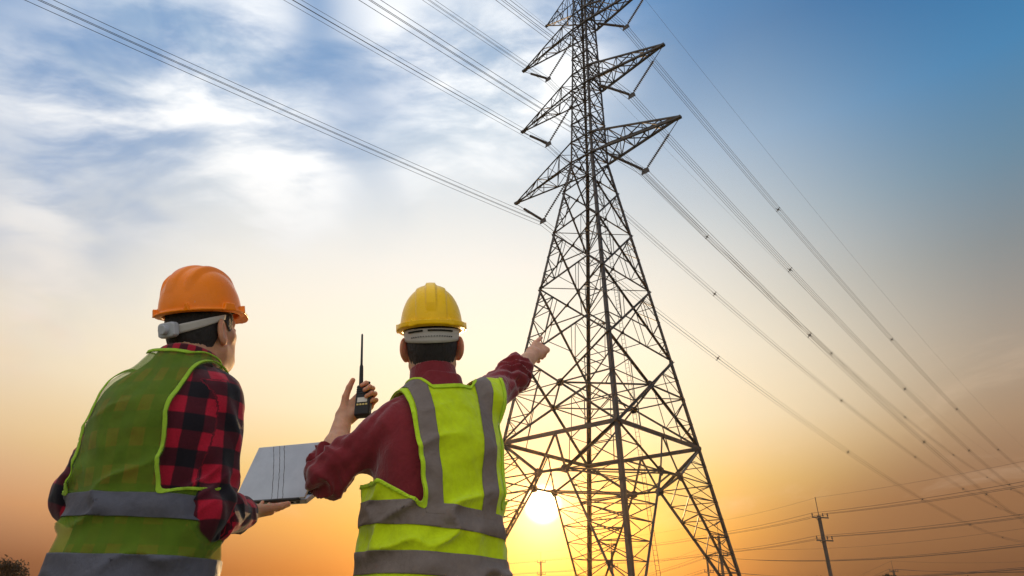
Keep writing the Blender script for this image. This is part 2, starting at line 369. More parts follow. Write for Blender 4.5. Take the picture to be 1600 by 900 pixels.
for i in range(4):
    j = (i+1) % 4; red = MB(); nrm = outward(i)+outward(j)
    for k in range(5):
        za, zb = LV[k], LV[k+1]; a0, a1, b0, b1 = tcn(i, za), tcn(i, zb), tcn(j, za), tcn(j, zb)
        w = (.17, .15, .14, .13, .12)[k]; off = unit(nrm)*.09
        member('diagonal_brace', a0+off, b1+off, w, up=nrm); member('diagonal_brace', b0-off, a1-off, w, up=nrm)
        wa, wb = np.linalg.norm(b0-a0), np.linalg.norm(b1-a1); c = lerp(a0, b1, wa/(wa+wb))
        if k == 0: cross_nodes.append(c)
        rw = .075 if k < 3 else .06
        for p0, p1 in ((a0, a1), (b0, b1)):        # triangle beside each leg
            M = lerp(p0, p1, wa/(wa+wb)*.98); lo, hi = lerp(p0, c, .5), lerp(p1, c, .5); lq, hq = lerp(p0, M, .5), lerp(M, p1, .5)
            red.angle(M, lo, rw); red.angle(M, hi, rw); red.angle(lo, hi, rw*.9) if k < 4 else None
            red.angle(lq, lo, rw*.9); red.angle(hq, hi, rw*.9)
            if k < 3:
                red.angle(lq, lerp(p0, c, .26), rw*.8); red.angle(hq, lerp(p1, c, .26), rw*.8)
                red.bar(lerp(p0, c, .26), lerp(p0, p1, .12), rw*.55)
        if k in (1, 2): # inner hangers under the crossing
            m0, m1 = lerp(a0, c, .62), lerp(b0, c, .62); red.angle(m0, m1, rw); 
            red.angle(m0, lerp(c, a1, .35), rw*.8); red.angle(m1, lerp(c, b1, .35), rw*.8)
        if k == 0:
            lo0, lo1, mid = lerp(a0, c, .55), lerp(b0, c, .55), lerp(a0, b0, .5)
            red.angle(lo0, lerp(a0, b0, .25), rw); red.angle(lo1, lerp(a0, b0, .75), rw)
        gus = MB(); t = unit(b0-a0)*.32; h = A3(0, 0, .3)
        gus.prism(c-unit(nrm)*.03, c+unit(nrm)*.03, [(-.34, -.12), (-.16, -.3), (.16, -.3), (.34, -.12), (.34, .12), (.16, .3), (-.16, .3), (-.34, .12)] if k == 0 else [(-.16, -.12), (.16, -.12), (.16, .12), (-.16, .12)]); gus.build('gusset_plate', ST, tower)
    tag(red.build('secondary_bracing', ST, tower), kind='stuff')
# diaphragm through the crossings of the lowest panel
for i in range(4):
    a, b = cross_nodes[i], cross_nodes[(i+1) % 4]; member('diaphragm_strut', a, b, .12)
    member('diaphragm_strut', a, tcn(i, a[2]), .09); member('diaphragm_strut', a, tcn(i+1, a[2]), .09)
    member('diaphragm_strut', lerp(a, b, .5), tcn(i+1, a[2]), .07)
member('diaphragm_strut', cross_nodes[0], cross_nodes[2], .10); member('diaphragm_strut', cross_nodes[1]+A3(0, 0, .12), cross_nodes[3]+A3(0, 0, .12), .10)
for z in (26.4, 32.15):
    member('diaphragm_strut', tcn(0, z), tcn(2, z), .08); member('diaphragm_strut', tcn(1, z)+A3(0, 0, .1), tcn(3, z)+A3(0, 0, .1), .08)
# belt, portal nodes and split legs
nodes = {}
for i in range(4):
    j = (i+1) % 4; n1 = outward(i)+outward(j)
    A, Bq = tcn(i, Z1), tcn(j, Z1); M = lerp(A, Bq, .5)
    bb = MB(); bb.bar(A, Bq, .12, .30); bb.build('belt_beam', ST, tower)
    a2, b2 = tcn(i, Z2), tcn(j, Z2); na, nb = lerp(a2, b2, NF), lerp(a2, b2, 1-NF); nodes[(i, j)] = na; nodes[(j, i)] = nb
    for p, q in ((A, na), (Bq, nb)): member('portal_diagonal', p, q, .19, up=n1)
    member('portal_strut', M, na, .13, up=n1); member('portal_strut', M, nb, .13, up=n1); member('portal_strut', na, nb, .17)
    for c in (na, nb):
        gm = MB(); gm.prism(c-unit(n1)*.04, c+unit(n1)*.04, [(-.36, -.2), (.1, -.34), (.36, -.1), (.36, .2), (-.1, .34), (-.36, .2)]); gm.build('gusset_plate', ST, tower)
for i in range(4):
    j, h = (i+1) % 4, (i+3) % 4; n1, n2 = nodes[(i, j)], nodes[(i, h)]; foot = tcn(i, .1)
    member('portal_strut', n1, n2, .13)                                    # horizontal diagonal across the corner
    member('portal_strut', lerp(n1, nodes[(j, i)], .5), lerp(n2, nodes[(h, i)], .5), .10)
    lat = MB(); steps = 8
    for n in (n1, n2):
        member('portal_leg', n, foot, .17, up=outward(i))
    # lattice between the three members of this leg
    P = [[lerp(tcn(i, Z1*.0+.1), tcn(i, Z2), k/steps) for k in range(steps+1)], [lerp(foot, n1, k/steps) for k in range(steps+1)], [lerp(foot, n2, k/steps) for k in range(steps+1)]]
    for s_, e_ in ((0, 1), (0, 2), (1, 2)):
        for k in range(1, steps+1):
            w = .06+.012*(k > 4)
            if s_ == 0 or k % 2 == 0: lat.angle(P[s_][k], P[e_][k], w)
            if k < steps:
                lat.angle(P[s_][k], P[e_][k+1], w)
                if s_ == 0 and k > 3: lat.bar(lerp(P[s_][k], P[e_][k+1], .5), P[s_][k+1], .045)
    for n in (n1, n2):                                                     # web above the portal node
        T0, T1 = tcn(i, Z2), tcn(i, Z1)
        lat.angle(T0, n, .09); lat.angle(lerp(T0, T1, .5), lerp(n, T1, .5), .07); lat.angle(T0, lerp(n, T1, .5), .07); lat.angle(lerp(T0, T1, .5), lerp(n, T1, .75), .05)
    tag(lat.build('leg_lattice', ST, tower), kind='stuff')
# upper cage
UL = [Z3, Z4, 45.1, 47.4, Z5, Z6, 54.2, 56.4, Z7, 61.0, 63.4, 65.6]
for i in range(4):
    j = (i+1) % 4; n1 = unit(outward(i)+outward(j)); red = MB()
    for k in range(len(UL)-1):
        a0, a1, b0, b1 = tcn(i, UL[k]), tcn(i, UL[k+1]), tcn(j, UL[k]), tcn(j, UL[k+1])
        member('cage_brace', a0+n1*.05, b1+n1*.05, .095, up=n1); member('cage_brace', b0-n1*.05, a1-n1*.05, .095, up=n1)
        c = lerp(lerp(a0, b1, .5), lerp(b0, a1, .5), .5)
        red.bar(lerp(a0, a1, .5), c, .05); red.bar(lerp(b0, b1, .5), c, .05)
        if UL[k] in (Z3, Z4, Z5, Z6, Z7, 61.0, 45.1, 54.2): member('cage_strut', a0, b0, .12)
    tag(red.build('secondary_bracing', STL, tower), kind='stuff')
for z in (Z3, Z4, Z5, Z6, Z7, 61.0):
    member('cage_diagonal', tcn(0, z), tcn(2, z), .08); member('cage_diagonal', tcn(1, z)+A3(0, 0, .1), tcn(3, z)+A3(0, 0, .1), .08)
cap = MB(); pk = tp(0, 0, 69.5)
for i in range(4): cap.angle(tcn(i, 67.0), pk, .12); cap.angle(tcn(i, 67.0), tcn(i+1, 65.6), .08)
cap.build('peak', ST, tower)
# crossarms
def crossarm(sgn, au, tz, zl, zu, scale=1., up_tip=0.):
    c1, c2 = ((0, 1) if sgn > 0 else (2, 3)); arm = empty('crossarm', (TX, TY, 0)); arm.location = (0, 0, zl); arm.parent = tower
    tip = tp(sgn*au, 0, tz); lo = [tcn(c1, zl), tcn(c2, zl)]; hi = [tcn(c1, zu), tcn(c2, zu)]
    for p in lo: MB().angle(p, tip, .19*scale).build('chord', ST, arm)
    for p in hi: MB().angle(p, tip+A3(0, 0, .12), .15*scale).build('chord', ST, arm)
    N = 5; tt = [k/N for k in range(N+1)]; br = .085*scale
    def pts(p, dz=0): return [lerp(p, tip+A3(0, 0, dz), t) for t in tt]
    L1, L2, H1, H2 = pts(lo[0]), pts(lo[1]), pts(hi[0], .12), pts(hi[1], .12)
    for k in range(N):
        for S1, S2, w in ((L1, L2, br), (L1, H1, br), (L2, H2, br), (H1, H2, br*.8)):
            a, b = (S1[k], S2[k+1]) if k % 2 == 0 else (S2[k], S1[k+1])
            if k < N-1: MB().angle(a, b, w).build('arm_brace', ST, arm)
            if 0 < k < N-0: MB().angle(S1[k], S2[k], w).build('arm_brace', ST, arm)
    tb = MB(); tb.bar(tip-ax_a*sgn*.35, tip+ax_a*sgn*.22, .34*scale, .22*scale); tb.build('tip_plate', ST, arm)
    hg = MB(); q = tp(sgn*(2*(au-VX)-au), 0, zl); t = (abs(q[0]-lo[0][0]) if 0 else (2*(au-VX)-au-tw(zl))/(au-tw(zl)))
    if scale == 1.: hg.angle(lerp(lo[0], tip, t), lerp(lo[1], tip, t), .14); hg.build('hanger_beam', ST, arm)
    return arm
names = ['lowest', 'middle', 'upper']
for n, (au, tz, zl, zu) in zip(names, ARMS):
    for s in (1, -1): crossarm(s, au, tz, zl, zu)
for s in (1, -1): crossarm(s, 5.43, 63.65, 61.0, 65.6, .8)
# climbing ladder up the far face
lad = empty('ladder', (0, 0, 0)); lad.parent = tower; rg = []
for s in (-1, 1):
    MB().bar(lerp(tcn(1, 3), tcn(2, 3), .5)+ax_a*s*.18, lerp(tcn(1, Z3), tcn(2, Z3), .5)+ax_a*s*.18, .035).build('rail', STL, lad)
rm = MB()
for k in range(100):
    z = 3+k*.37; p = lerp(tcn(1, z), tcn(2, z), .5); rm.bar(p-ax_a*.18, p+ax_a*.18, .022)
tag(rm.build('rungs', STL, lad), kind='stuff')

# ------------------------------------------------------------------ insulators, conductor bundles, earth wires
LTH = math.radians(44.631-.920); ld = A3(math.sin(LTH), math.cos(LTH), 0); ln = A3(ld[1], -ld[0], 0)
K1, K2, K1B, K2B = .127152, .000363227, .161018, .000462897
def wpt(p, s): return p+ld*s-A3(0, 0, (K1*abs(s)-K2*s*s) if s >= 0 else (K1B*abs(s)-K2B*s*s))
side = {1: 'right', -1: 'left'}
for n, (au, tz, zl, zu) in zip(names, ARMS):
    for s in (1, -1):
        ap = tp(s*(au-VX), 0, tz-VA); tip = tp(s*au, 0, tz-.15); inn = tp(s*(2*(au-VX)-au), 0, zl-.1)
        ins = tag(empty('insulator_set', ap), 'V shaped pair of dark insulator strings hanging under the %s %s crossarm' % (n, side[s]), 'insulator', 'insulator sets on the pylon')
        for q, f0 in ((tip, .30), (inn, .10)):
            t = unit(ap-q); L = np.linalg.norm(ap-q); MB().tube([q, q+t*L*f0], .035, 6).build('link_rod', ST, ins)
            pts, rr = [], []; nd = 20; l0, l1 = L*f0, L-.35
            for k in range(nd):
                c = q+t*(l0+(l1-l0)*k/nd); st = (l1-l0)/nd
                for fr, r in ((0., .05), (.12, .13), (.38, .145), (.5, .06), (.99, .05)): pts.append(c+t*st*fr); rr.append(r)
            MB().tube(pts, rr, 9).build('insulator_string', 'insulator_glaze', ins, True); MB().tube([q+t*l1, ap], .04, 6).build('link_rod', ST, ins)
        yk = MB(); yk.prism(ap-ld*.03, ap+ld*.03, [(-.42, -.30), (.42, -.30), (.30, .25), (-.30, .25)]); yk.build('yoke_plate', ST, ins)
        bun = tag(empty('conductor_bundle', ap), 'bundle of four conductors carried by the %s %s crossarm' % (n, side[s]), 'power line', 'conductor bundles on the pylon')
        ss = list(np.concatenate([-np.geomspace(1, 240, 46)[::-1], [0], np.geomspace(1, 340, 60)]))
        for dx in (-.23, .23):
            for dz in (-.52, -.06):
                MB().tube([wpt(ap, v)+ln*dx+A3(0, 0, dz) for v in ss], .021, 4).build('conductor', 'conductor', bun)
        pass
        for v in (36, 84, 131, 178, 226, 274):
            c = wpt(ap, v)+A3(0, 0, -.29); sm = MB()
            for dx, dz in ((-.23, -.23), (.23, .23), (-.23, .23), (.23, -.23)): sm.bar(c, c+ln*dx+A3(0, 0, dz), .05); sm.tube([c+ln*dx+A3(0, 0, dz)-ld*.14, c+ln*dx+A3(0, 0, dz)+ld*.14], .045, 5)
            for q1, q2 in (((-.12, -.12), (.12, -.12)), ((.12, -.12), (.12, .12)), ((.12, .12), (-.12, .12)), ((-.12, .12), (-.12, -.12))): sm.bar(c+ln*q1[0]+A3(0, 0, q1[1]), c+ln*q2[0]+A3(0, 0, q2[1]), .05)
            sm.build('spacer', 'conductor', bun)
for s in (1, -1):
    tip = tp(s*5.43, 0, 63.6)
    ew = MB().tube([tip+ld*v-A3(0, 0, .8*((K1*abs(v)-K2*v*v) if v >= 0 else (K1B*abs(v)-K2B*v*v))) for v in np.linspace(-240, 340, 110)], .012, 4).build('earth_wire', 'conductor')
    tag(ew, 'single thin earth wire running from the %s side of the pylon top' % side[s], 'power line', 'earth wires')

# ------------------------------------------------------------------ roadside poles and their wires
def dirpt(az, dist): a = math.radians(az); return A3(math.sin(a)*dist, math.cos(a)*dist, 0)
def copy_tree(o, parent=None):
    c = o.copy(); COL.objects.link(c); c.parent = parent
    for ch in list(o.children): copy_tree(ch, c)
    return c
PH = 12.0; ARMZ = (11.75, 9.2)
def make_pole():
    r = empty('utility_pole'); MB().prism(A3(0, 0, -.3), A3(0, 0, PH), [(-.15, -.15), (.15, -.15), (.15, .15), (-.15, .15)]).build('post', 'concrete_pole', r)
    MB().tube([A3(0, 0, PH-.3), A3(0, 0, PH+2.1)], .04, 6).build('lightning_rod', 'galvanised_steel', r)
    for z in ARMZ:
        arm = MB().bar(A3(-1.15, -.2, z), A3(1.15, -.2, z), .12, .14).build('cross_arm', 'timber_arm', r)
        for x in (-1.08, .42, 1.08):
            t = MB().tube([A3(x, -.2, z+.05), A3(x, -.2, z+.18), A3(x, -.2, z+.2), A3(x, -.2, z+.3), A3(x, -.2, z+.32), A3(x, -.2, z+.5)], [.03, .03, .09, .09, .06, .06], 7); t.build('pin_insulator', 'insulator_glaze', arm)
        MB().bar(A3(-.7, -.2, z-.05), A3(0, -.17, z-.7), .04).build('arm_stay', 'galvanised_steel', r)
    return r
pole0 = make_pole()
lineA = [(46.0, 68.0), (25.0, 88.5), (17.3, 109.), (8.7, 134.), (2.95, 167.), (-.6, 183.), (-4.5, 215.)]
lineC = [(54., 92.), (16.2, 150.), (-2., 260.)]
lineB = [(52., 150.), (29.1, 192.), (14.5, 330.), (5., 470.)]
polab = ['tall roadside pole with two crossarms standing near the right edge', 'roadside pole seen behind the right foot of the pylon', 'roadside pole seen between the middle legs of the pylon',
         'roadside pole standing below the sun', 'distant roadside pole beside the vest of the pointing worker']
def line_dir(L, k):
    a, b = dirpt(*L[max(k-1, 0)]), dirpt(*L[min(k+1, len(L)-1)]); return unit(b-a)
first = True; lineP = {}
for nm, L in (('A', lineA), ('B', lineB), ('C', lineC)):
    lineP[nm] = []
    for k, (az, ds) in enumerate(L):
        p = dirpt(az, ds); dv = line_dir(L, k); rz = math.atan2(dv[1], dv[0])-math.pi/2; lineP[nm].append((p, rz))
        if nm == 'A' and 1 <= k <= 5: lab = polab[k-1]
        elif nm == 'B' and k == 1: lab = 'short far pole rising from the trees at the lower right'
        elif nm == 'C' and k == 1: lab = 'pole standing farther back behind the right foot of the pylon'
        else: continue
        o = pole0 if first else copy_tree(pole0); first = False
        o.location = tuple(p); o.rotation_euler = (0, math.radians({1: -1.2}.get(k, random.uniform(-.6, .6)) if nm == 'A' else 0), rz); tag(o, lab, 'utility pole', 'poles along the road')
def pole_wires(nm, rad, lab, grp):
    P = lineP[nm]
    offs = [(x, z+.5) for z in ARMZ for x in (-1.08, .42, 1.08)]+[(0, PH+2.1)]
    if nm != 'A': offs += [(x, 7.2) for x in (-.9, .3, .9)]
    for x, z in offs:
        pts = []
        for k in range(len(P)-1):
            (p, r1), (q, r2) = P[k], P[k+1]
            a = p+A3(math.cos(r1)*x, math.sin(r1)*x, z); b = q+A3(math.cos(r2)*x, math.sin(r2)*x, z)
            sag = np.linalg.norm(b-a)**2*.00032
            for j in range(12): t = j/12; pts.append(lerp(a, b, t)-A3(0, 0, 4*sag*t*(1-t)))
        kind = 'highest' if z > 13 else ('upper' if z > 12 else ('lower' if z > 9 else 'lowest'))
        tag(MB().tube(pts, rad*(.55 if z > 13 else 1), 4).build('overhead_wire', 'conductor'), ('%s thin wire %s, %s' % (kind, lab, {-1: 'on the left arm end', 0: 'beside the post', 1: 'on the right arm end'}[-1 if x < -.5 else (1 if x > .6 else 0)])) if z < 13 else '%s thin wire %s' % (kind, lab), 'wire', grp)
pole_wires('A', .016, 'strung along the near roadside poles', 'wires on the near poles')
pole_wires('C', .021, 'strung along the middle row of poles', 'wires on the middle poles')
pole_wires('B', .027, 'strung along the far row of poles', 'wires on the far poles')

# ------------------------------------------------------------------ trees on the skyline
def make_tree(az, dist, h, cw, lab, seed):
    rnd = random.Random(seed); base = dirpt(az, dist); t = empty('tree', base); tag(t, lab, 'tree', 'trees on the skyline')
    tr = MB(); th = h*.45; tr.tube([base+A3(0, 0, -.2), base+A3(.1, 0, th*.5), base+A3(-.1, .1, th), base+A3(.1, 0, h*.8)], [h*.03, h*.024, h*.018, h*.006], 7)
    cl = []
    for k in range(26):
        a = rnd.uniform(0, 6.28); zz = rnd.uniform(.36, .95); rad = cw*.5*math.sin(math.pi*min(1, max(.12, (zz-.25)/.8)))**.6*rnd.uniform(.35, 1.05)
        c = base+A3(math.cos(a)*rad, math.sin(a)*rad, zz*h); cl.append((c, rnd.uniform(.10, .2)*cw))
        if k < 12: tr.tube([base+A3(0, 0, h*rnd.uniform(.3, .6)), lerp(base+A3(0, 0, h*.55), c, .5), c], [h*.012, h*.008, h*.003], 5)
    tr.build('trunk', 'bark', t, True)
    V, F = [], []
    for c, r in cl:
        for k in range(260):
            d = unit(A3(rnd.gauss(0, 1), rnd.gauss(0, 1), rnd.gauss(0, .8)))*r*rnd.random()**.45; p = c+d; s = h*rnd.uniform(.012, .026)
            u = unit(A3(rnd.gauss(0, 1), rnd.gauss(0, 1), rnd.gauss(0, 1))); w = unit(np.cross(u, A3(rnd.gauss(0, 1), rnd.gauss(0, 1), rnd.gauss(0, 1)))); n = len(V)
            V += [p-u*s*1.5, p+w*s*.7, p+u*s*1.5, p-w*s*.7]; F.append((n, n+1, n+2, n+3))
    cr = mk('crown', V, F, 'leaf', t, False); cr['kind'] = 'stuff'
make_tree(-35.6, 170, 7.6, 9., 'dark leafy tree at the lower left corner', 3)
make_tree(-36.9, 150, 6.4, 8., 'lower bushy tree at the very left edge', 11)
make_tree(28.6, 185, 10.6, 7., 'dark tree beside the short far pole', 5)
make_tree(30.0, 205, 11., 6., 'small tree to the right of the short far pole', 6)
make_tree(24.3, 175, 9.4, 6., 'small tree top just left of the tall roadside pole', 8)
make_tree(33.4, 190, 10.3, 6., 'small tree top nearest the lower right corner', 9)

# ------------------------------------------------------------------ implicit-surface modelling for people and helmets
_tab = np.random.RandomState(5).rand(65536).astype(np.float32)
def vnoise(P):
    P = np.asarray(P, float); i = np.floor(P).astype(np.int64); f = P-i; f = f*f*(3-2*f); r = 0
    for dx in (0, 1):
        for dy in (0, 1):
            for dz in (0, 1):
                h = ((i[:, 0]+dx)*73856093 ^ (i[:, 1]+dy)*19349663 ^ (i[:, 2]+dz)*83492791) & 0xffff
                r = r+_tab[h]*(f[:, 0] if dx else 1-f[:, 0])*(f[:, 1] if dy else 1-f[:, 1])*(f[:, 2] if dz else 1-f[:, 2])
    return r
def smin(a, b, k):
    h = np.clip(.5+.5*(b-a)/k, 0, 1); return b*(1-h)+a*h-k*h*(1-h)
def smax(a, b, k): return -smin(-a, -b, k)
def cap(P, a, b, ra, rb=None):
    rb = ra if rb is None else rb; a, b = np.asarray(a, float), np.asarray(b, float); ba = b-a; t = np.clip((P-a)@ba/(ba@ba), 0, 1)
    return np.linalg.norm(P-a-t[:, None]*ba, axis=1)-(ra+(rb-ra)*t)
def ell(P, c, r, R=None):
    q = P-np.asarray(c, float); q = q@R if R is not None else q; r = np.asarray(r, float)
    k0 = np.linalg.norm(q/r, axis=1); k1 = np.linalg.norm(q/(r*r), axis=1)+1e-9; return k0*(k0-1)/k1
def rbox(P, c, half, r, R=None):
    q = P-np.asarray(c, float); q = q@R if R is not None else q; q = np.abs(q)-(np.asarray(half, float)-r)
    return np.linalg.norm(np.maximum(q, 0), axis=1)+np.minimum(q.max(1), 0)-r
def frame3(az, pitch=0, roll=0):
    """columns: right, forward, up"""
    a, p, r = map(math.radians, (az, pitch, roll)); f = A3(math.sin(a)*math.cos(p), math.cos(a)*math.cos(p), math.sin(p)); rt = A3(math.cos(a), -math.sin(a), 0); up = np.cross(rt, f)
    return np.stack([rt*math.cos(r)+up*math.sin(r), f, up*math.cos(r)-rt*math.sin(r)], 1)
def iso(fn, lo, hi, h, newton=1):
    lo, hi = np.asarray(lo, float), np.asarray(hi, float); nc = np.ceil((hi-lo)/(4*h)).astype(int); n = nc*4
    cx = [lo[i]+np.arange(nc[i]+1)*4*h for i in range(3)]
    Dc = fn(np.stack(np.meshgrid(*cx, indexing='ij'), -1).reshape(-1, 3)).reshape(nc+1)
    near = np.abs(Dc) < 9*h; act = np.zeros(nc, bool)
    sl = lambda d, m: slice(d, m+d)
    for dx in (0, 1):
        for dy in (0, 1):
            for dz in (0, 1): act |= near[sl(dx, nc[0]), sl(dy, nc[1]), sl(dz, nc[2])]
    V = np.repeat(np.repeat(np.repeat(Dc[:-1, :-1, :-1], 4, 0), 4, 1), 4, 2); V = np.pad(V, ((0, 1),)*3, mode='edge').astype(np.float32)
    fa = np.repeat(np.repeat(np.repeat(act, 4, 0), 4, 1), 4, 2); nm = np.zeros(n+1, bool)
    for dx in (0, 1):
        for dy in (0, 1):
            for dz in (0, 1): nm[sl(dx, n[0]), sl(dy, n[1]), sl(dz, n[2])] |= fa
    ix = np.argwhere(nm); vals = np.empty(len(ix), np.float32)
    for s in range(0, len(ix), 400000): vals[s:s+400000] = fn(lo+ix[s:s+400000]*h)
    V[nm] = vals; S = V < 0
    cnt = np.zeros(n, np.int8)
    for dx in (0, 1):
        for dy in (0, 1):
            for dz in (0, 1): cnt += S[sl(dx, n[0]), sl(dy, n[1]), sl(dz, n[2])]
    ca = (cnt > 0) & (cnt < 8); ci = np.argwhere(ca); ids = np.full(n, -1, np.int64); ids[ca] = np.arange(len(ci))
    co = [(a, b, c) for a in (0, 1) for b in (0, 1) for c in (0, 1)]; cv = np.stack([V[ci[:, 0]+a, ci[:, 1]+b, ci[:, 2]+c] for a, b, c in co], 1)
    acc = np.zeros((len(ci), 3)); w = np.zeros(len(ci))
    for i in range(8):
        for j in range(i+1, 8):
            if sum(abs(co[i][k]-co[j][k]) for k in range(3)) != 1: continue
            m = (cv[:, i] < 0) != (cv[:, j] < 0); t = cv[m, i]/(cv[m, i]-cv[m, j]); acc[m] += np.array(co[i])+t[:, None]*(np.array(co[j])-np.array(co[i])); w[m] += 1
    X = lo+(ci+acc/w[:, None])*h
    Q = []
    for axis in range(3):
        o = [k for k in range(3) if k != axis]; s0 = [slice(None)]*3; s1 = [slice(None)]*3; s0[axis] = slice(0, -1); s1[axis] = slice(1, None)
        A, Bq = S[tuple(s0)], S[tuple(s1)]; ch = A != Bq; ei = np.argwhere(ch)
        ok = (ei[:, o[0]] > 0) & (ei[:, o[1]] > 0) & (ei[:, o[0]] < n[o[0]]) & (ei[:, o[1]] < n[o[1]]); ei = ei[ok]
        ins = A[tuple(ei.T)]; qs = []
        for d0, d1 in ((-1, -1), (0, -1), (0, 0), (-1, 0)):
            c = ei.copy(); c[:, o[0]] += d0; c[:, o[1]] += d1; qs.append(ids[tuple(c.T)])
        q = np.stack(qs, 1); flip = ins if axis != 1 else ~ins
        q[~flip] = q[~flip][:, ::-1]; Q.append(q)
    Q = np.concatenate(Q)
    for _ in range(newton):
        d = fn(X); e = h*.4; gr = np.stack([(fn(X+np.eye(3)[k]*e)-fn(X-np.eye(3)[k]*e))/(2*e) for k in range(3)], 1); g2 = (gr*gr).sum(1)+1e-6
        st = gr*(d/g2)[:, None]; L = np.linalg.norm(st, axis=1); st *= np.minimum(1, .6*h/(L+1e-12))[:, None]; X = X-st
    return X, Q
def tris(Q): return np.concatenate([Q[:, [0, 1, 2]], Q[:, [0, 2, 3]]]) if Q.shape[1] == 4 else Q
def clip(V, T, g):
    """keep the part of a triangle mesh where g > 0, cut exactly along g = 0"""
    T = tris(T); ins = g > 0; k = ins[T].sum(1); full = T[k == 3]; out = [full]; NV = [V]; base = len(V); newe = {}
    def rot(TT, want):
        r = TT.copy(); I = ins[TT]
        for s in range(3):
            m = (I[:, s] == want) & (I[:, (s+1) % 3] != want) & (I[:, (s+2) % 3] != want); r[m] = TT[m][:, [s, (s+1) % 3, (s+2) % 3]]
        return r
    t1, t2 = rot(T[k == 1], True), rot(T[k == 2], False)
    E = np.concatenate([t1[:, [0, 1]], t1[:, [0, 2]], t2[:, [0, 1]], t2[:, [0, 2]]]) if len(t1)+len(t2) else np.zeros((0, 2), int)
    if len(E):
        key = np.sort(E, 1); u, inv = np.unique(key, axis=0, return_inverse=True); inv = inv.ravel(); ga, gb = g[u[:, 0]], g[u[:, 1]]; t = np.clip(ga/(ga-gb), 0, 1)
        NV.append(V[u[:, 0]]+(V[u[:, 1]]-V[u[:, 0]])*t[:, None]); inv = inv+base; n1, n2 = len(t1), len(t2)
        a, b, c, d = inv[:n1], inv[n1:2*n1], inv[2*n1:2*n1+n2], inv[2*n1+n2:]
        out.append(np.stack([t1[:, 0], a, b], 1)); out.append(np.stack([t2[:, 1], t2[:, 2], d], 1)); out.append(np.stack([t2[:, 1], d, c], 1))
    V = np.concatenate(NV); T = np.concatenate(out); used = np.zeros(len(V), bool); used[T.ravel()] = True; mp = np.cumsum(used)-1
    return V[used], mp[T]
def keep_where(V, Q, m):
    Q = Q[m[Q].all(1)]; used = np.zeros(len(V), bool); used[Q.ravel()] = True; mp = np.cumsum(used)-1; return V[used], mp[Q]
def vnormals(V, T):
    T = tris(T); fn = np.cross(V[T[:, 1]]-V[T[:, 0]], V[T[:, 2]]-V[T[:, 0]]); N = np.zeros_like(V)
    for k in range(3): np.add.at(N, T[:, k], fn)
    return N/(np.linalg.norm(N, axis=1)[:, None]+1e-12)
def orient(V, Q, fn):
    """make faces point outward"""
    T = tris(Q); k = len(T)//2; c = V[T[:200]].mean(1); nn = np.cross(V[T[:200, 1]]-V[T[:200, 0]], V[T[:200, 2]]-V[T[:200, 0]]); nn /= np.linalg.norm(nn, axis=1)[:, None]+1e-12
    return Q if np.sum(fn(c+nn*.003)-fn(c-nn*.003)) > 0 else Q[:, ::-1]

# ---- hands
FING = dict(index=(.026, [.041, .026, .021], .0092), middle=(.0065, [.045, .029, .022], .0094), ring=(-.0125, [.041, .027, .021], .0090), little=(-.030, [.032, .021, .019], .0078))
class Hand:
    def __init__(s, wrist, along, thumb, right, bends, thumb_dirs, spread=(.06, .0, -.05, -.12)):
        s.w = np.asarray(wrist, float); s.a = unit(along); s.t = unit(np.asarray(thumb, float)-s.a*(np.asarray(thumb, float)@s.a)); s.n = np.cross(s.t, s.a) if right else np.cross(s.a, s.t)
        s.palm = []; s.f = []
        for (nm, (off, L, r)), sp in zip(FING.items(), spread):
            kn = s.w+s.a*(.090-.10*abs(off-.006)**1.0*.9)+s.t*off-s.n*.002; s.palm.append((s.w+s.a*.008+s.t*off*.55, kn, .0155, .0125))
            d = unit(s.a+s.t*sp); p = kn; ang = 0; ch = []; rr = r*1.02
            for l, b in zip(L, bends[nm]):
                ang += math.radians(b); dd = d*math.cos(ang)+s.n*math.sin(ang); q = p+dd*l; ch.append((p, q, rr, rr*.9)); p = q; rr *= .9
            s.f.append(ch)
        p = s.w+s.a*.020+s.t*.022+s.n*.008; ch = []; rr = .0145
        for l, (x, y, z), rn in zip((.040, .033, .027), thumb_dirs, (.0115, .0102, .0085)):
            dd = unit(s.a*x+s.t*y+s.n*z); q = p+dd*l; ch.append((p, q, rr, rn)); p = q; rr = rn
        s.f.append(ch)
    def __call__(s, P):
        d = None
        for c in s.palm: e = cap(P, *c); d = e if d is None else smin(d, e, .010)
        d = smin(d, cap(P, s.w+s.a*.045-s.t*.016+s.n*.008, s.w+s.a*.03-s.t*.016+s.n*.006, .014), .012)
        for ch in s.f:
            e = None
            for c in ch: q = cap(P, *c); e = q if e is None else smin(e, q, .004)
            d = smin(d, e, .0045)
        return d

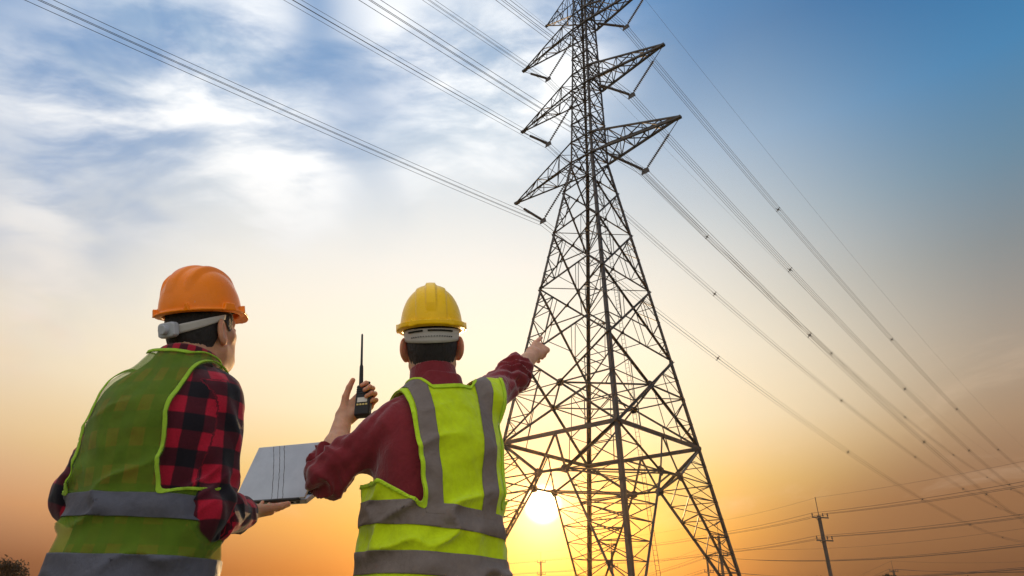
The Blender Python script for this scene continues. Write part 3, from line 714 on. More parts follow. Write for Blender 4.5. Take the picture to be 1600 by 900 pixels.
# ---- head
def head_sdf(o, R, ear_out=.35):
    def loc(P): return (P-o)@R
    def f(P):
        q = loc(P); s = q.copy(); s[:, 0] = np.abs(s[:, 0])
        d = ell(q, (0, -.012, .038), (.0765, .098, .096))
        d = smin(d, ell(q, (0, .030, -.040), (.058, .066, .074)), .035)
        d = smin(d, cap(q, (0, .070, -.092), (0, .060, -.088), .020, .024), .03)                # chin
        d = smin(d, cap(s, (.022, .062, -.082), (.058, .002, -.050), .014, .015), .022)         # jaw line
        d = smin(d, cap(s, (.030, .068, -.005), (.056, .040, -.008), .017, .014), .022)         # cheekbone
        d = smin(d, cap(s, (.008, .082, .034), (.042, .068, .034), .012, .010), .016)           # brow
        d = smax(d, -ell(s, (.031, .098, .014), (.019, .016, .012)), .012)                     # eye socket
        d = smin(d, ell(s, (.031, .079, .013), (.0125, .011, .011)), .003)                     # eyeball under lids
        d = smin(d, cap(q, (0, .086, .020), (0, .108, -.022), .0075, .0115), .010)              # nose
        d = smin(d, cap(s, (.006, .098, -.026), (.013, .094, -.026), .007), .006)
        d = smin(d, cap(s, (0, .090, -.052), (.022, .079, -.054), .0062, .004), .006)           # lips
        d = smin(d, cap(s, (0, .088, -.064), (.018, .078, -.063), .0068, .004), .006)
        d = smax(d, -cap(s, (0, .098, -.058), (.022, .084, -.059), .0022), .003)
        d = smin(d, cap(q, (0, -.030, -.02), (0, -.022, -.13), .062, .060), .04)                # nape and neck top
        # ears: a tilted thin shell with a rim and a hollow
        ca = math.cos(ear_out); sa = math.sin(ear_out); e = s-A3(.080, -.004, .0)
        u = e[:, 0]*ca+e[:, 1]*sa; v = -e[:, 0]*sa+e[:, 1]*ca                                   # v runs along the ear, u out of the head
        E = np.stack([u, v+.016, e[:, 2]-.002], 1)/1.08
        ear = ell(E, (0, 0, 0), (.0085, .0205, .034)); ear = smin(ear, ell(E, (0, .008, -.026), (.007, .010, .013)), .008)
        hol = ell(E, (.009, .001, .003), (.0075, .0125, .022)); ear = smax(ear, -hol, .004)
        d = smin(d, ear, .005)
        return d
    return f, loc
# ---- torso: stack of superellipse slices in a frame that follows the spine
class Torso:
    def __init__(s, zs, cx, cy, a, b, yaw, n=2.35):
        from_ = np.linspace(zs[0], zs[-1], 80); s.z = from_; sm = lambda v: np.convolve(np.pad(np.interp(from_, zs, v), 3, mode='edge'), np.ones(7)/7, 'valid')
        s.cx, s.cy, s.a, s.b = sm(cx), sm(cy), sm(a), sm(b); s.n = n; y = math.radians(yaw); s.r = A3(math.cos(y), -math.sin(y), 0); s.f = A3(math.sin(y), math.cos(y), 0)
    def uv(s, P):
        z = P[:, 2]; dx = P[:, 0]-np.interp(z, s.z, s.cx); dy = P[:, 1]-np.interp(z, s.z, s.cy); return dx*s.r[0]+dy*s.r[1], dx*s.f[0]+dy*s.f[1]
    def centre(s, z): return A3(np.interp(z, s.z, s.cx), np.interp(z, s.z, s.cy), z)
    def pt(s, u, v, z): return s.centre(z)+s.r*u+s.f*v
    def __call__(s, P, da=0., db=0.):
        u, v = s.uv(P); z = P[:, 2]; a = np.interp(z, s.z, s.a)+da; b = np.interp(z, s.z, s.b)+db
        rho = ((np.abs(u)/a)**s.n+(np.abs(v)/b)**s.n)**(1/s.n)+1e-6; d = np.hypot(u, v)*(1-1/rho); d = np.where(rho < .05, -np.minimum(a, b), d)
        return smax(d*.85, np.maximum(z-s.z[-1], s.z[0]-z), .01)
def seg_coords(P, a, b):
    a, b = np.asarray(a, float), np.asarray(b, float); L = np.linalg.norm(b-a); t = (b-a)/L; e1 = unit(np.cross(t, A3(.3, 1, .2))); e2 = np.cross(t, e1); q = P-a; return q@t, np.arctan2(q@e2, q@e1), np.linalg.norm(q-np.outer(q@t, t), axis=1), L

# ------------------------------------------------------------------ hard hats
def helmet(name, o, R, style, shell_m, label, grp):
    """o: ear-level centre of the head, R: head frame; the rim lies w0 above it"""
    w0 = .058; H = .148; A_, B_ = (.101, .126) if style == 'three_ridge' else (.102, .128)
    c = o+R@A3(0, -.006, w0); loc = lambda P: (P-c)@R
    def rim(q):                      # brim outline: a narrow lip all round and a peak in front
        f = np.clip((q[:, 1]-.03)/.13, 0, 1); ang = np.clip(1-np.abs(q[:, 0])/.11, 0, 1)
        return np.hypot(q[:, 0]/(A_+.008), q[:, 1]/(B_+.008+.036*f*ang**.5))
    def f(P):
        q = loc(P); w = q[:, 2]
        au = np.abs(q[:, 0])
        def fd(a, b, h): return (((np.hypot(q[:, 0]/a, q[:, 1]/b))**2.35+(np.abs(w+.012)/h)**2.35)**(1/2.35)-1)*.105
        dome = fd(A_, B_, H+.012)
        if style == 'three_ridge':
            win = np.clip((w-.06)/.045, 0, 1)*np.clip((.105-q[:, 1])/.03, 0, 1)
            mid = np.clip((.024-au)/.012, 0, 1); mid = mid*mid*(3-2*mid); sid = np.clip((.014-np.abs(au-.046-.05*np.clip(-q[:, 1], 0, .1)))/.012, 0, 1); sid = sid*sid*(3-2*sid)
            dome = dome-win*(.0050*mid+.0060*sid)
        else:
            win = np.clip((w-.045)/.03, 0, 1); mid = np.clip((.019-au)/.005, 0, 1); band = np.clip((.050-au)/.004, 0, 1)
            dome = dome-.0050*mid*win-.0032*band*np.clip((w-.016)/.006, 0, 1)
        inner = fd(A_-.008, B_-.008, H+.003)
        sh = smax(smax(dome, -inner, .002), -w, .003)
        curve = .010*(q[:, 1]/B_)**2*(q[:, 1] > 0)-.004
        br = np.maximum(np.abs(w-.002+curve*.8)-.0028, (rim(q)-1)*.11); br = smax(br, -(ell(q*A3(1, 1, 0), (0, 0, 0), (A_-.008, B_-.008, 1.))), .003)
        gut = np.maximum(np.abs(w-.010+curve*.6)-.0075, np.abs((rim(q)-1)*.11)-.0026)      # upturned gutter edge
        d = smin(smin(sh, br, .006), gut, .004) if style != 'three_ridge' else smin(sh, br, .006)
        for az, wd in ((90, .026), (-90, .026), (152, .012), (-152, .012), (48, .014), (-48, .014)):        # accessory slots
            a = math.radians(az); n = A3(math.sin(a), math.cos(a), 0); t = A3(math.cos(a), -math.sin(a), 0); rr = 1/math.hypot(n[0]/A_, n[1]/B_); e = q-n*(rr+.002)
            tn, nn, ww = e@t, e@n, e[:, 2]; hh = .013
            blk = np.maximum(np.maximum(np.abs(tn)-(wd-.35*np.clip(ww, 0, .03)), np.abs(nn)-.011), np.abs(ww-hh)-hh)
            d = smin(d, blk+.0015, .002)
        return d
    ax = np.abs(R)@A3(A_+.03, B_+.07, H*.7); cc = c+R@A3(0, .01, H*.42)
    V, Q = iso(f, cc-ax-.03, cc+ax+.03, .0028, 1); Q = orient(V, Q, f)
    root = empty(name, c); tag(root, label, 'hard hat', grp)
    mk('shell', V, Q, shell_m, root)
    W = lambda u, v, w: c+R@A3(u, v, w)
    # headband that drops below the rim round the back of the head
    def strip(a0, a1, wtop, wbot, ru, rv, n=48):
        Vs, Fs = [], []
        for k in range(n+1):
            a = math.radians(a0+(a1-a0)*k/n); s, co = math.sin(a), -math.cos(a)
            for j in range(5): t = j/4; x = lerp(wbot(a), wtop(a), t); fl = 1-.05*(1-t); Vs.append(W(s*ru*fl, co*rv*fl-.004, x))
        for k in range(n):
            for j in range(4): i = k*5+j; Fs.append((i, i+5, i+6, i+1))
        return Vs, Fs
    dn = lambda a: math.cos(max(-math.pi/2, min(math.pi/2, a*.92)))
    if style == 'three_ridge':
        Vs, Fs = strip(-94, 94, lambda a: -.006-.026*dn(a)**1.2, lambda a: -.018-.040*dn(a)**1.0, .0865, .110)
        band = mk('headband', Vs, Fs, 'strap_plastic', root); solid(band, .003, 1)
        bk = MB()
        for sx in (-1, 1):
            pass
        k0 = W(0, -.119, -.044); bk.prism(k0-R[:, 1]*.012, k0+R[:, 1]*.008, [(-.030, -.017), (-.020, -.022), (.020, -.022), (.030, -.017), (.030, .015), (.022, .021), (-.022, .021), (-.030, .015)], R[:, 2])
        b = bk.build('ratchet_buckle', 'buckle_plastic', root); bevel(b, .004)
        kn = MB(); kn.tube([k0-R[:, 1]*.010, k0-R[:, 1]*.026], .014, 18); b2 = kn.build('ratchet_knob', 'buckle_plastic', b); bevel(b2, .002)
    else:
        Vs, Fs = strip(-100, 100, lambda a: .004-.010*dn(a), lambda a: -.022-.030*dn(a)**.8, .0885, .112)
        band = mk('headband', Vs, Fs, 'strap_plastic', root); solid(band, .003, 1)
        sl = MB()
        for a0, a1 in ((-52, -18), (-8, 44)):
            pts = []
            for k in range(9):
                a = math.radians(a0+(a1-a0)*k/8); pts.append(W(math.sin(a)*.0925, -math.cos(a)*.1165-.004, -.013))
            sl.tube(pts, .0026, 6)
        sl.build('slot', 'dark_foam', band)
        for k in range(17):
            a = math.radians(-44+k*5.4); p = W(math.sin(a)*.0905, -math.cos(a)*.1145-.004, -.031); n = unit(R@A3(math.sin(a), -math.cos(a), 0))
            MB().tube([p-n*.002, p+n*.0022], .0016, 6).build('peg_hole', 'dark_foam', band)
    # sweatband across the brow inside the rim
    Vs, Fs = strip(100, 260, lambda a: .030, lambda a: .008, .0865, .108); fb = mk('sweatband', Vs, Fs, 'dark_foam', root); solid(fb, .003, 1)
    return root

# ------------------------------------------------------------------ workers
def build_worker(c):
    T = c['torso']; headf, hloc = head_sdf(c['head_o'], c['head_R'], c.get('ear_out', .35)); nb = c['neck']; S, E, Wr, hands = c['S'], c['E'], c['W'], c['hands']
    C = [lerp(E[i], Wr[i], c['cuff'][i]) for i in (0, 1)]
    hO, hR = c['head_o'], c['head_R']; neck_hi = hO+hR@A3(0, -.024, -.055)
    # ---- bare body: head and neck, forearms with hands, the hidden rest
    pieces = []
    def fh(P): return smin(headf(P), cap(P, neck_hi, nb, .056, .064), .03)
    lo = np.minimum(hO-.15, nb-.085); hi = hO+A3(.15, .15, .17); lo[2] = nb[2]-.02; V, Q = iso(fh, lo, hi, .0033); pieces.append((V, orient(V, Q, fh)))
    for i in (0, 1):
        hd = hands[i]; wd = unit(Wr[i]-E[i])
        def fa(P, i=i, hd=hd, wd=wd):
            d = cap(P, E[i], Wr[i], .044, .0275); d = smin(d, cap(P, lerp(E[i], Wr[i], .12), lerp(E[i], Wr[i], .45), .044, .040), .02)
            return smin(d, hd(P), .022)
        pts = np.array([E[i], Wr[i]]+[q for ch in hd.f for s in ch for q in s[:2]]+[Wr[i]+hd.a*.1]); V, Q = iso(fa, pts.min(0)-.055, pts.max(0)+.03, .0030); pieces.append((V, orient(V, Q, fa)))
    hips, knees, ankles = c['hips'], c['knees'], c['ankles']
    def fb(P):
        d = T(P, -.012, -.012)
        for i in (0, 1):
            d = smin(d, cap(P, S[i], E[i], .048, .040), .04); d = smin(d, cap(P, hips[i], knees[i], .078, .055), .04); d = smin(d, cap(P, knees[i], ankles[i], .052, .036), .02)
        return smin(d, cap(P, nb, T.centre(nb[2]-.1), .058, .07), .03)
    al = np.array(list(S)+list(E)+list(hips)+list(ankles)+[nb]); V, Q = iso(fb, al.min(0)-A3(.12, .16, .05), al.max(0)+A3(.12, .16, .08), .011); pieces.append((V, orient(V, Q, fb)))
    VV, QQ, n = [], [], 0
    for V, Q in pieces: VV.append(V); QQ.append(Q+n); n += len(V)
    base = T.centre(.9).copy(); base[2] = 0
    me = mesh_data('person', np.concatenate(VV)-base, np.concatenate(QQ)); me.materials.append(MATS['skin']); body = D.objects.new('person', me); COL.objects.link(body); body.location = tuple(base)
    tag(body, c['label'], 'person', 'two workers')
    # ---- hair
    def fhair(P):
        q = hloc(P); d = ell(q, (0, -.012, .038), (.0765, .098, .096)); d = smin(d, cap(q, (0, -.030, -.02), (0, -.024, -.10), .062, .058), .04); return d-.0045-.003*(vnoise(q*A3(260, 260, 90))-.5)
    V, Q = iso(fhair, hO-.14, hO+.16, .0036); Q = orient(V, Q, fhair); q = hloc(V)
    line = np.interp(q[:, 1], [-.14, -.075, -.05, -.036, -.018, .004, .020, .034, .046, .09], [-.072, -.068, -.060, -.035, .012, .032, .006, .002, .036, .074])+.007*(vnoise(q*300)-.5)
    V, Q = clip(V, Q, q[:, 2]-line); mk('hair', V, Q, 'dark_hair', body)
    q0 = lambda u, v, w: hO+hR@A3(u, v, w)
    br = MB()
    for s in (-1, 1): br.tube([q0(s*.014, .0945, .033), q0(s*.030, .089, .037), q0(s*.046, .074, .033)], [.0035, .004, .002], 6)
    br.build('eyebrows', 'brow_hair', body, True)
    for s in (-1, 1):
        Vs = []; Fs = []; cc = q0(s*.031, .0815, .0125); Vm, Qm = iso(lambda P: np.linalg.norm(P-cc, axis=1)-.0098, cc-.014, cc+.014, .0024); mk('eye', Vm, Qm, 'eye_white', body)
    # ---- shirt
    up_frames = []
    for i in (0, 1):
        tU, tF = unit(E[i]-S[i]), unit(Wr[i]-E[i]); e1 = unit(np.cross(tU, T.f if abs(tU@T.f) < .9 else A3(0, 0, 1))); f1 = unit(e1-tF*(e1@tF)); up_frames.append((tU, e1, np.cross(tU, e1), tF, f1, np.cross(tF, f1), np.linalg.norm(E[i]-S[i]), np.linalg.norm(C[i]-E[i])))
    def arm_coords(P, i):
        tU, e1, e2, tF, f1, f2, LU, LF = up_frames[i]; a = P-S[i]; b = P-E[i]; ta, tb = a@tU, b@tF
        ra = np.linalg.norm(a-np.outer(np.clip(ta, 0, LU), tU), axis=1); rb = np.linalg.norm(b-np.outer(np.clip(tb, 0, LF+.1), tF), axis=1); fore = rb < ra
        t = np.where(fore, LU+tb, ta); phi = np.where(fore, np.arctan2(b@f2, b@f1), np.arctan2(a@e2, a@e1)); return t, phi, np.minimum(ra, rb), fore, ta, tb
    rs = c.get('sleeve_r', (.070, .060, .053))
    def arm_d(P, i): return smin(cap(P, S[i], E[i], rs[0], rs[1]), cap(P, E[i], C[i], rs[1], rs[2]), .025)
    def shirt_plain(P):
        d = T(P, .012, .012)
        for i in (0, 1): d = smin(d, arm_d(P, i), .05)
        return smin(d, cap(P, T.pt(-.06, -.01, nb[2]-c.get('trap', .05)), T.pt(.06, -.01, nb[2]-c.get('trap', .05)), .055), .05)
    def shirt_stub(P):
        d = T(P, .012, .012)
        for i in (0, 1): d = smin(d, cap(P, S[i], lerp(S[i], E[i], .30), rs[0], rs[0]*.95), .05)
        return smin(d, cap(P, T.pt(-.06, -.01, nb[2]-c.get('trap', .05)), T.pt(.06, -.01, nb[2]-c.get('trap', .05)), .055), .05)
    def shirt(P):
        d = shirt_plain(P); near = np.abs(d) < .05; Pn = P[near]; disp = .005*(vnoise(Pn*A3(13, 13, 8))-.5)*2
        for i in (0, 1):
            t, phi, r, fore, ta, tb = arm_coords(Pn, i); LU, LF = up_frames[i][6:]; win = np.clip((.11-r)/.03, 0, 1)
            elb = np.exp(-((t-LU)/.085)**2); cuff = np.exp(-((t-LU-LF)/.06)**2)
            n1 = vnoise(np.stack([t*27+1.6*np.sin(phi+i*2), phi*.9+5, t*0+7.3+i], 1)); n1 = 1-np.abs(2*n1-1)*1.0
            n2 = vnoise(np.stack([t*19+phi*1.7, phi*1.6, t*0+2.1+i*3], 1))
            disp = disp+win*((n1-.55)*(.0035+c['fold']*elb+c['fold']*c.get('cfold', .8)*cuff)+(n2-.5)*(.010+.010*elb))
            if c['rolled'][i]: disp = disp+win*fore*(.007*np.clip((tb-LF+.050)/.006, 0, 1)-.004*np.exp(-((tb-LF+.054)/.005)**2))
        d = d.copy(); d[near] -= disp; return d
    al = np.array(list(S)+list(E)+list(C)+[T.pt(0, -.2, 1.), T.pt(0, .2, 1.), T.pt(-.2, 0, 1.), T.pt(.2, 0, 1.)]); lo, hi = al.min(0)-.1, al.max(0)+.1; lo[2] = .84; hi[2] = max(nb[2]+.06, C[0][2]+.1, C[1][2]+.1)
    V, Q = iso(shirt, lo, hi, .0052); Q = orient(V, Q, shirt)
    g = np.maximum(np.linalg.norm((V-nb)[:, :2], axis=1)-.066, nb[2]-.03-V[:, 2]); g = np.minimum(g, V[:, 2]-.86)
    for i in (0, 1):
        tF = up_frames[i][3]; t = (V-C[i])@tF; r = np.linalg.norm(V-C[i]-np.outer(t, tF), axis=1); g = np.minimum(g, np.maximum(-t-.002*np.sin(np.arctan2(*((V-C[i])@up_frames[i][4:6][0], (V-C[i])@up_frames[i][5]))*2), r-.10))
    V, Q = clip(V, Q, g)
    dt = T(V, .012, .012); u, v = T.uv(V); pl = np.stack([np.arctan2(u, -v)*.17+.02, V[:, 2], dt*0], 1); best = dt+.004
    for i in (0, 1):
        t, phi, r, fore, ta, tb = arm_coords(V, i); da = arm_d(V, i); m = (da < best) & (ta > -.02); pl[m] = np.stack([phi*.067+.01, -t+.03, t*0], 1)[m]
    so = mk('shirt', V, Q, c['shirt_m'], body, attr={'plaid': pl}); solid(so, .003, -1)
    # ---- collar
    if c.get('collar'):
        ct = nb+(neck_hi-nb)*.85; axn = unit(neck_hi-nb)
        def fc(P):
            t = (P-nb)@axn; n = vnoise(np.stack([t*30, np.arctan2(P[:, 0]-nb[0], P[:, 1]-nb[1])*2, t*0], 1)); return cap(P, nb-axn*.06, ct+axn*.03, .084, .066)-.003*(n-.5)
        V, Q = iso(fc, nb-.14, ct+.13, .0045); Q = orient(V, Q, fc); t = (V-nb)@axn; q = (V-nb)@hR
        back = -q[:, 1]/.08; g1 = c['collar'][1]+.006*back-t; g2 = t-(c['collar'][0]-.012*back); V, Q = clip(V, Q, np.minimum(g1, g2)); solid(mk('collar', V, Q, c['shirt_m'], so, attr={'plaid': V*A3(1, 0, 1)}), .006, 0)
    # ---- vest
    vs = c['vest']; TV = vs['torso']; u0 = vs['u0']
    def vest(P):
        d = TV(P); d = smin(d, shirt_stub(P)-.010, .03); near = np.abs(d) < .05; Pn = P[near]; u, v = TV.uv(Pn); z = Pn[:, 2]; low = np.clip((1.42-z)/.30, .25, 1)
        n1 = vnoise(np.stack([u*15+z*2.5, z*3.2+9, v*9], 1)); n2 = vnoise(np.stack([u*9-z*14, z*9+u*7, v*8+4], 1)); n3 = vnoise(np.stack([u*26+z*17, z*24-u*10, v*20], 1))
        d = d.copy(); d[near] -= low*((n1-.5)*.024+((1-np.abs(2*n2-1))**2-.35)*.020*vs['crease'])+(n3-.5)*.006; return d
    cz = TV.centre(1.1); lo = A3(cz[0]-.33, cz[1]-.33, vs['hem']-.02); hi = A3(cz[0]+.33, cz[1]+.33, nb[2]+.06); V, Q = iso(vest, lo, hi, .0056); Q = orient(V, Q, vest); Q = tris(Q)
    def armhole(V):
        u, v = TV.uv(V); u = u-u0; z = V[:, 2]+vs.get('zu', 0)*u
        edge = np.interp(z, vs['ez'], vs['eu'])+vs.get('er', 0)*(u > 0)-np.abs(u); floor = np.interp(np.abs(u), vs['fu'], vs['fz'])-z; return smax(edge, floor, .02)
    def neckhole(V):
        n = nb+A3(*vs.get('neck_off', (0, 0, 0)))
        if 'plane' in vs:
            u, v = TV.uv(V); return smax(np.linalg.norm((V-n)[:, :2], axis=1)-.14, vs['plane'][0]+vs['plane'][1]*u+1.1*np.maximum(np.abs(u-vs['plane'][2])-.07, 0)-V[:, 2], .015)
        return smax(np.linalg.norm((V-n)[:, :2], axis=1)-vs['neck_r'], n[2]-vs.get('ntop', .045)-V[:, 2], .05)
    hem = lambda V: V[:, 2]-vs['hem']-.006*np.sin(V[:, 0]*23)
    gV = lambda V: np.minimum(np.minimum(armhole(V), neckhole(V)), hem(V))
    Vv, Qv = clip(V, Q, gV(V)); vo = mk('safety_vest', Vv, Qv, vs['m'], body); solid(vo, .0025, 0)
    N = vnormals(Vv, Qv); V2 = Vv+N*.0028
    wob = lambda V: .004*(vnoise(V*A3(9, 9, 9))-.5)
    for zc, hw, tilt in vs['bands']:
        u, v = TV.uv(V2); a, b = clip(V2, Qv, hw-np.abs(V2[:, 2]-zc-tilt*u+wob(V2))); 
        if len(b): solid(mk('reflective_band', a, b, vs['sm'], vo), .0012, 1)
    for sg, (z0, ub, ut) in vs.get('straps', ()):
        u, v = TV.uv(V2); us = u0+sg*np.interp(V2[:, 2], [z0, 1.46], [ub, ut]); a, b = clip(V2+N*.0004, Qv, np.minimum(.0255-np.abs(u-us+wob(V2)), V2[:, 2]-z0)); 
        if len(b): solid(mk('reflective_strap', a, b, vs['sm'], vo), .0012, 1)
    V3 = Vv+N*.0030; gb = vs['bind']; e = np.minimum(armhole(V3), neckhole(V3)); a, b = clip(V3, Qv, np.minimum(gb-e, e+.004))
    if len(b): solid(mk('edge_binding', a, b, vs['bm'], vo), .003, 1)
    # ---- trousers and boots
    def ft(P):
        d = T(P, .006, .006); d = np.maximum(d, P[:, 2]-.98)
        for i in (0, 1): d = smin(d, smin(cap(P, hips[i], knees[i], .098, .075), cap(P, knees[i], ankles[i]+A3(0, 0, .02), .075, .068), .03), .04)
        return d-.010*(vnoise(P*A3(16, 16, 11))-.5)
    al = np.array(list(hips)+list(ankles)); lo, hi = al.min(0)-.2, al.max(0)+.2; lo[2] = .03; hi[2] = 1.02; V, Q = iso(ft, lo, hi, .010); Q = orient(V, Q, ft); g = np.minimum(.965-V[:, 2], V[:, 2]-.09); V, Q = clip(V, Q, g); solid(mk('trousers', V, Q, 'dark_trousers', body), .003, -1)
    for i in (0, 1):
        a = ankles[i]; fw = c['feet'][i]
        def fs(P): return smin(cap(P, a+A3(0, 0, .06), A3(a[0], a[1], .05), .055, .05), np.maximum(smin(cap(P, A3(a[0], a[1], .05)-fw*.05, A3(a[0], a[1], .045)+fw*.17, .046, .040), cap(P, A3(a[0], a[1], .02)-fw*.05, A3(a[0], a[1], .02)+fw*.18, .045, .043), .02), .001-P[:, 2]), .03)
        lo, hi = np.minimum(a, a+fw*.2)-.1, np.maximum(a, a+fw*.2)+.1; lo[2] = -.01; hi[2] = .22; V, Q = iso(fs, lo, hi, .008); mk('boot', V, orient(V, Q, fs), 'boot_leather', body)
    return body

# slices: height, half width, half depth
ZS = [.78, .90, 1.02, 1.15, 1.27, 1.35, 1.40, 1.44, 1.48, 1.53]; HA = [.165, .172, .152, .160, .176, .172, .155, .112, .075, .058]; HB = [.120, .126, .112, .116, .124, .116, .100, .080, .066, .058]
def dz(L, k): return [z+k*max(0, min(1, (z-.9)/.45)) for z in L]

# --- pointing worker in the yellow hard hat
yaw2 = -27.; zz = dz(ZS, -.015)
T2 = Torso(zz, np.interp(zz, [.8, 1.1, 1.55], [-.205, -.212, -.232]), np.interp(zz, [.8, 1.1, 1.55], [1.955, 1.955, 1.955]), HA, HB, yaw2)
TV2 = Torso([.74, .90, 1.05, 1.2, 1.31, 1.37, 1.415, 1.45], [-.196, -.198, -.203, -.212, -.222, -.224, -.226, -.228], [1.95]*8, [.190, .188, .186, .186, .184, .165, .125, .08], [.166, .165, .160, .152, .142, .12, .095, .07], yaw2, 2.5)
S2 = [A3(-.346, 1.890, 1.338), A3(-.085, 2.015, 1.448)]; E2 = [U(516, 738, 1.94), U(794, 594, 2.19)]; W2 = [U(537, 653, 2.10), U(833, 554, 2.43)]
hL2 = Hand(W2[0], (.66, .05, .70), (-.70, .0, .62), False, dict(index=(20, 74, 50), middle=(25, 78, 52), ring=(30, 80, 52), little=(34, 80, 50)), [(.70, .66, .0), (.86, .48, .14), (.92, .36, .2)])
fdir = unit(U(855, 531, 2.54)-W2[1])
hR2 = Hand(W2[1], fdir, (-.88, -.10, .42), True, dict(index=(4, 5, 4), middle=(78, 92, 60), ring=(84, 92, 60), little=(86, 90, 55)), [(.72, .05, .70), (.60, -.55, .55), (.25, -.95, .15)], spread=(.02, 0, -.02, -.05))
hO2 = A3(-.256, 1.968, 1.612); hR2m = frame3(-7, 14, 6)
w2 = build_worker(dict(torso=T2, head_o=hO2, head_R=hR2m, ear_out=.58, neck=A3(-.236, 1.955, 1.460), S=S2, E=E2, W=W2, hands=[hL2, hR2], cuff=(.19, .30), rolled=(1, 1), fold=.024, sleeve_r=(.062, .057, .054),
    hips=[T2.pt(-.09, 0, .86), T2.pt(.09, 0, .86)], knees=[T2.pt(-.11, .03, .48), T2.pt(.11, .02, .48)], ankles=[A3(*T2.pt(-.13, .0, .9)[:2], .09), A3(*T2.pt(.13, .02, .9)[:2], .09)], feet=[unit(T2.f-T2.r*.25), unit(T2.f+T2.r*.25)],
    shirt_m='maroon_cotton', collar=(.0, .078), trap=.088, label='worker in yellow hard hat and neon vest pointing at the pylon with a radio raised',
    vest=dict(torso=TV2, u0=.022, m='neon_vest', sm='reflective_taupe', bm='neon_binding', hem=.84, ez=[1.08, 1.12, 1.2, 1.3, 1.40, 1.46, 1.5], eu=[.112, .114, .122, .134, .148, .155, .155], fu=[0, .10, .13, .17, .21], fz=[1.09, 1.095, 1.11, 1.14, 1.17],
              neck_r=.098, plane=(1.462, .22, .02), er=.034, bind=.011, crease=1., bands=[(1.075, .031, -.06), (.957, .028, -.02)], straps=[(-1, (1.08, .080, .112)), (1, (1.08, .085, .108))])))
helmet('hard_hat', hO2, hR2m, 'gutter', 'yellow_shell', 'yellow hard hat with a centre rib worn by the pointing worker', 'hard hats')

# --- worker with the laptop in the orange hard hat
yaw1 = 13.; zz = dz(ZS, -.035)
T1 = Torso(zz, np.interp(zz, [.8, 1.1, 1.3, 1.5], [-.885, -.896, -.915, -.922]), np.interp(zz, [.8, 1.1, 1.3, 1.5], [1.70, 1.695, 1.70, 1.735]), [x*.95 for x in HA], HB, yaw1)
TV1 = Torso([.74, .90, 1.05, 1.2, 1.29, 1.34, 1.385, 1.42], [-.882, -.889, -.899, -.906, -.916, -.920, -.922, -.924], [1.70, 1.70, 1.695, 1.695, 1.70, 1.71, 1.72, 1.73], [.180, .176, .168, .160, .150, .125, .092, .065], [.150, .148, .143, .140, .132, .110, .085, .06], yaw1, 2.4)
S1 = [A3(-1.035, 1.750, 1.342), A3(-.800, 1.695, 1.352)]; E1 = [A3(-1.092, 1.735, 1.095), U(323, 798, 1.68)]; W1 = [A3(-1.01, 1.975, 1.085), U(384, 803, 1.93)]
hL1 = Hand(W1[0], (.45, .88, .1), (-.88, .45, 0), False, dict(index=(8, 12, 10), middle=(8, 12, 10), ring=(10, 12, 10), little=(12, 14, 10)), [(.5, .8, .2), (.8, .5, .2), (.95, .2, .1)])
hR1 = Hand(W1[1], unit(U(434, 793, 2.10)-U(384, 803, 1.93)), (.84, -.5, -.05), True, dict(index=(5, 8, 6), middle=(5, 8, 6), ring=(6, 10, 8), little=(8, 12, 10)), [(.6, .75, .05), (.85, .5, .05), (.97, .2, .1)])
hO1 = A3(-.916, 1.790, 1.568); hR1m = frame3(21, 20, 2)
w1 = build_worker(dict(torso=T1, head_o=hO1, head_R=hR1m, ear_out=.38, neck=A3(-.928, 1.735, 1.440), S=S1, E=E1, W=W1, hands=[hL1, hR1], cuff=(.90, .90), rolled=(0, 0), fold=.016, cfold=.25, sleeve_r=(.072, .063, .048),
    hips=[T1.pt(-.09, 0, .86), T1.pt(.09, 0, .86)], knees=[T1.pt(-.11, .03, .48), T1.pt(.11, .02, .48)], ankles=[A3(*T1.pt(-.13, .0, .9)[:2], .09), A3(*T1.pt(.13, .02, .9)[:2], .09)], feet=[unit(T1.f-T1.r*.25), unit(T1.f+T1.r*.25)],
    shirt_m='plaid_flannel', trap=.085, label='worker in orange hard hat, red plaid shirt and green mesh vest holding a laptop',
    vest=dict(torso=TV1, u0=-.004, m='mesh_vest', sm='reflective_slate', bm='lime_binding', hem=.80, ez=[1.05, 1.12, 1.2, 1.28, 1.36, 1.42, 1.47], eu=[.132, .124, .118, .118, .120, .124, .128], fu=[0, .10, .13, .17, .21], fz=[1.06, 1.07, 1.085, 1.10, 1.11],
              neck_r=.074, plane=(1.470, -.08, 0.), bind=.008, crease=.8, bands=[(1.055, .027, 0.), (.915, .033, 0.)])))
helmet('hard_hat', hO1, hR1m, 'three_ridge', 'orange_shell', 'orange hard hat with three raised ridges worn by the laptop holder', 'hard hats')

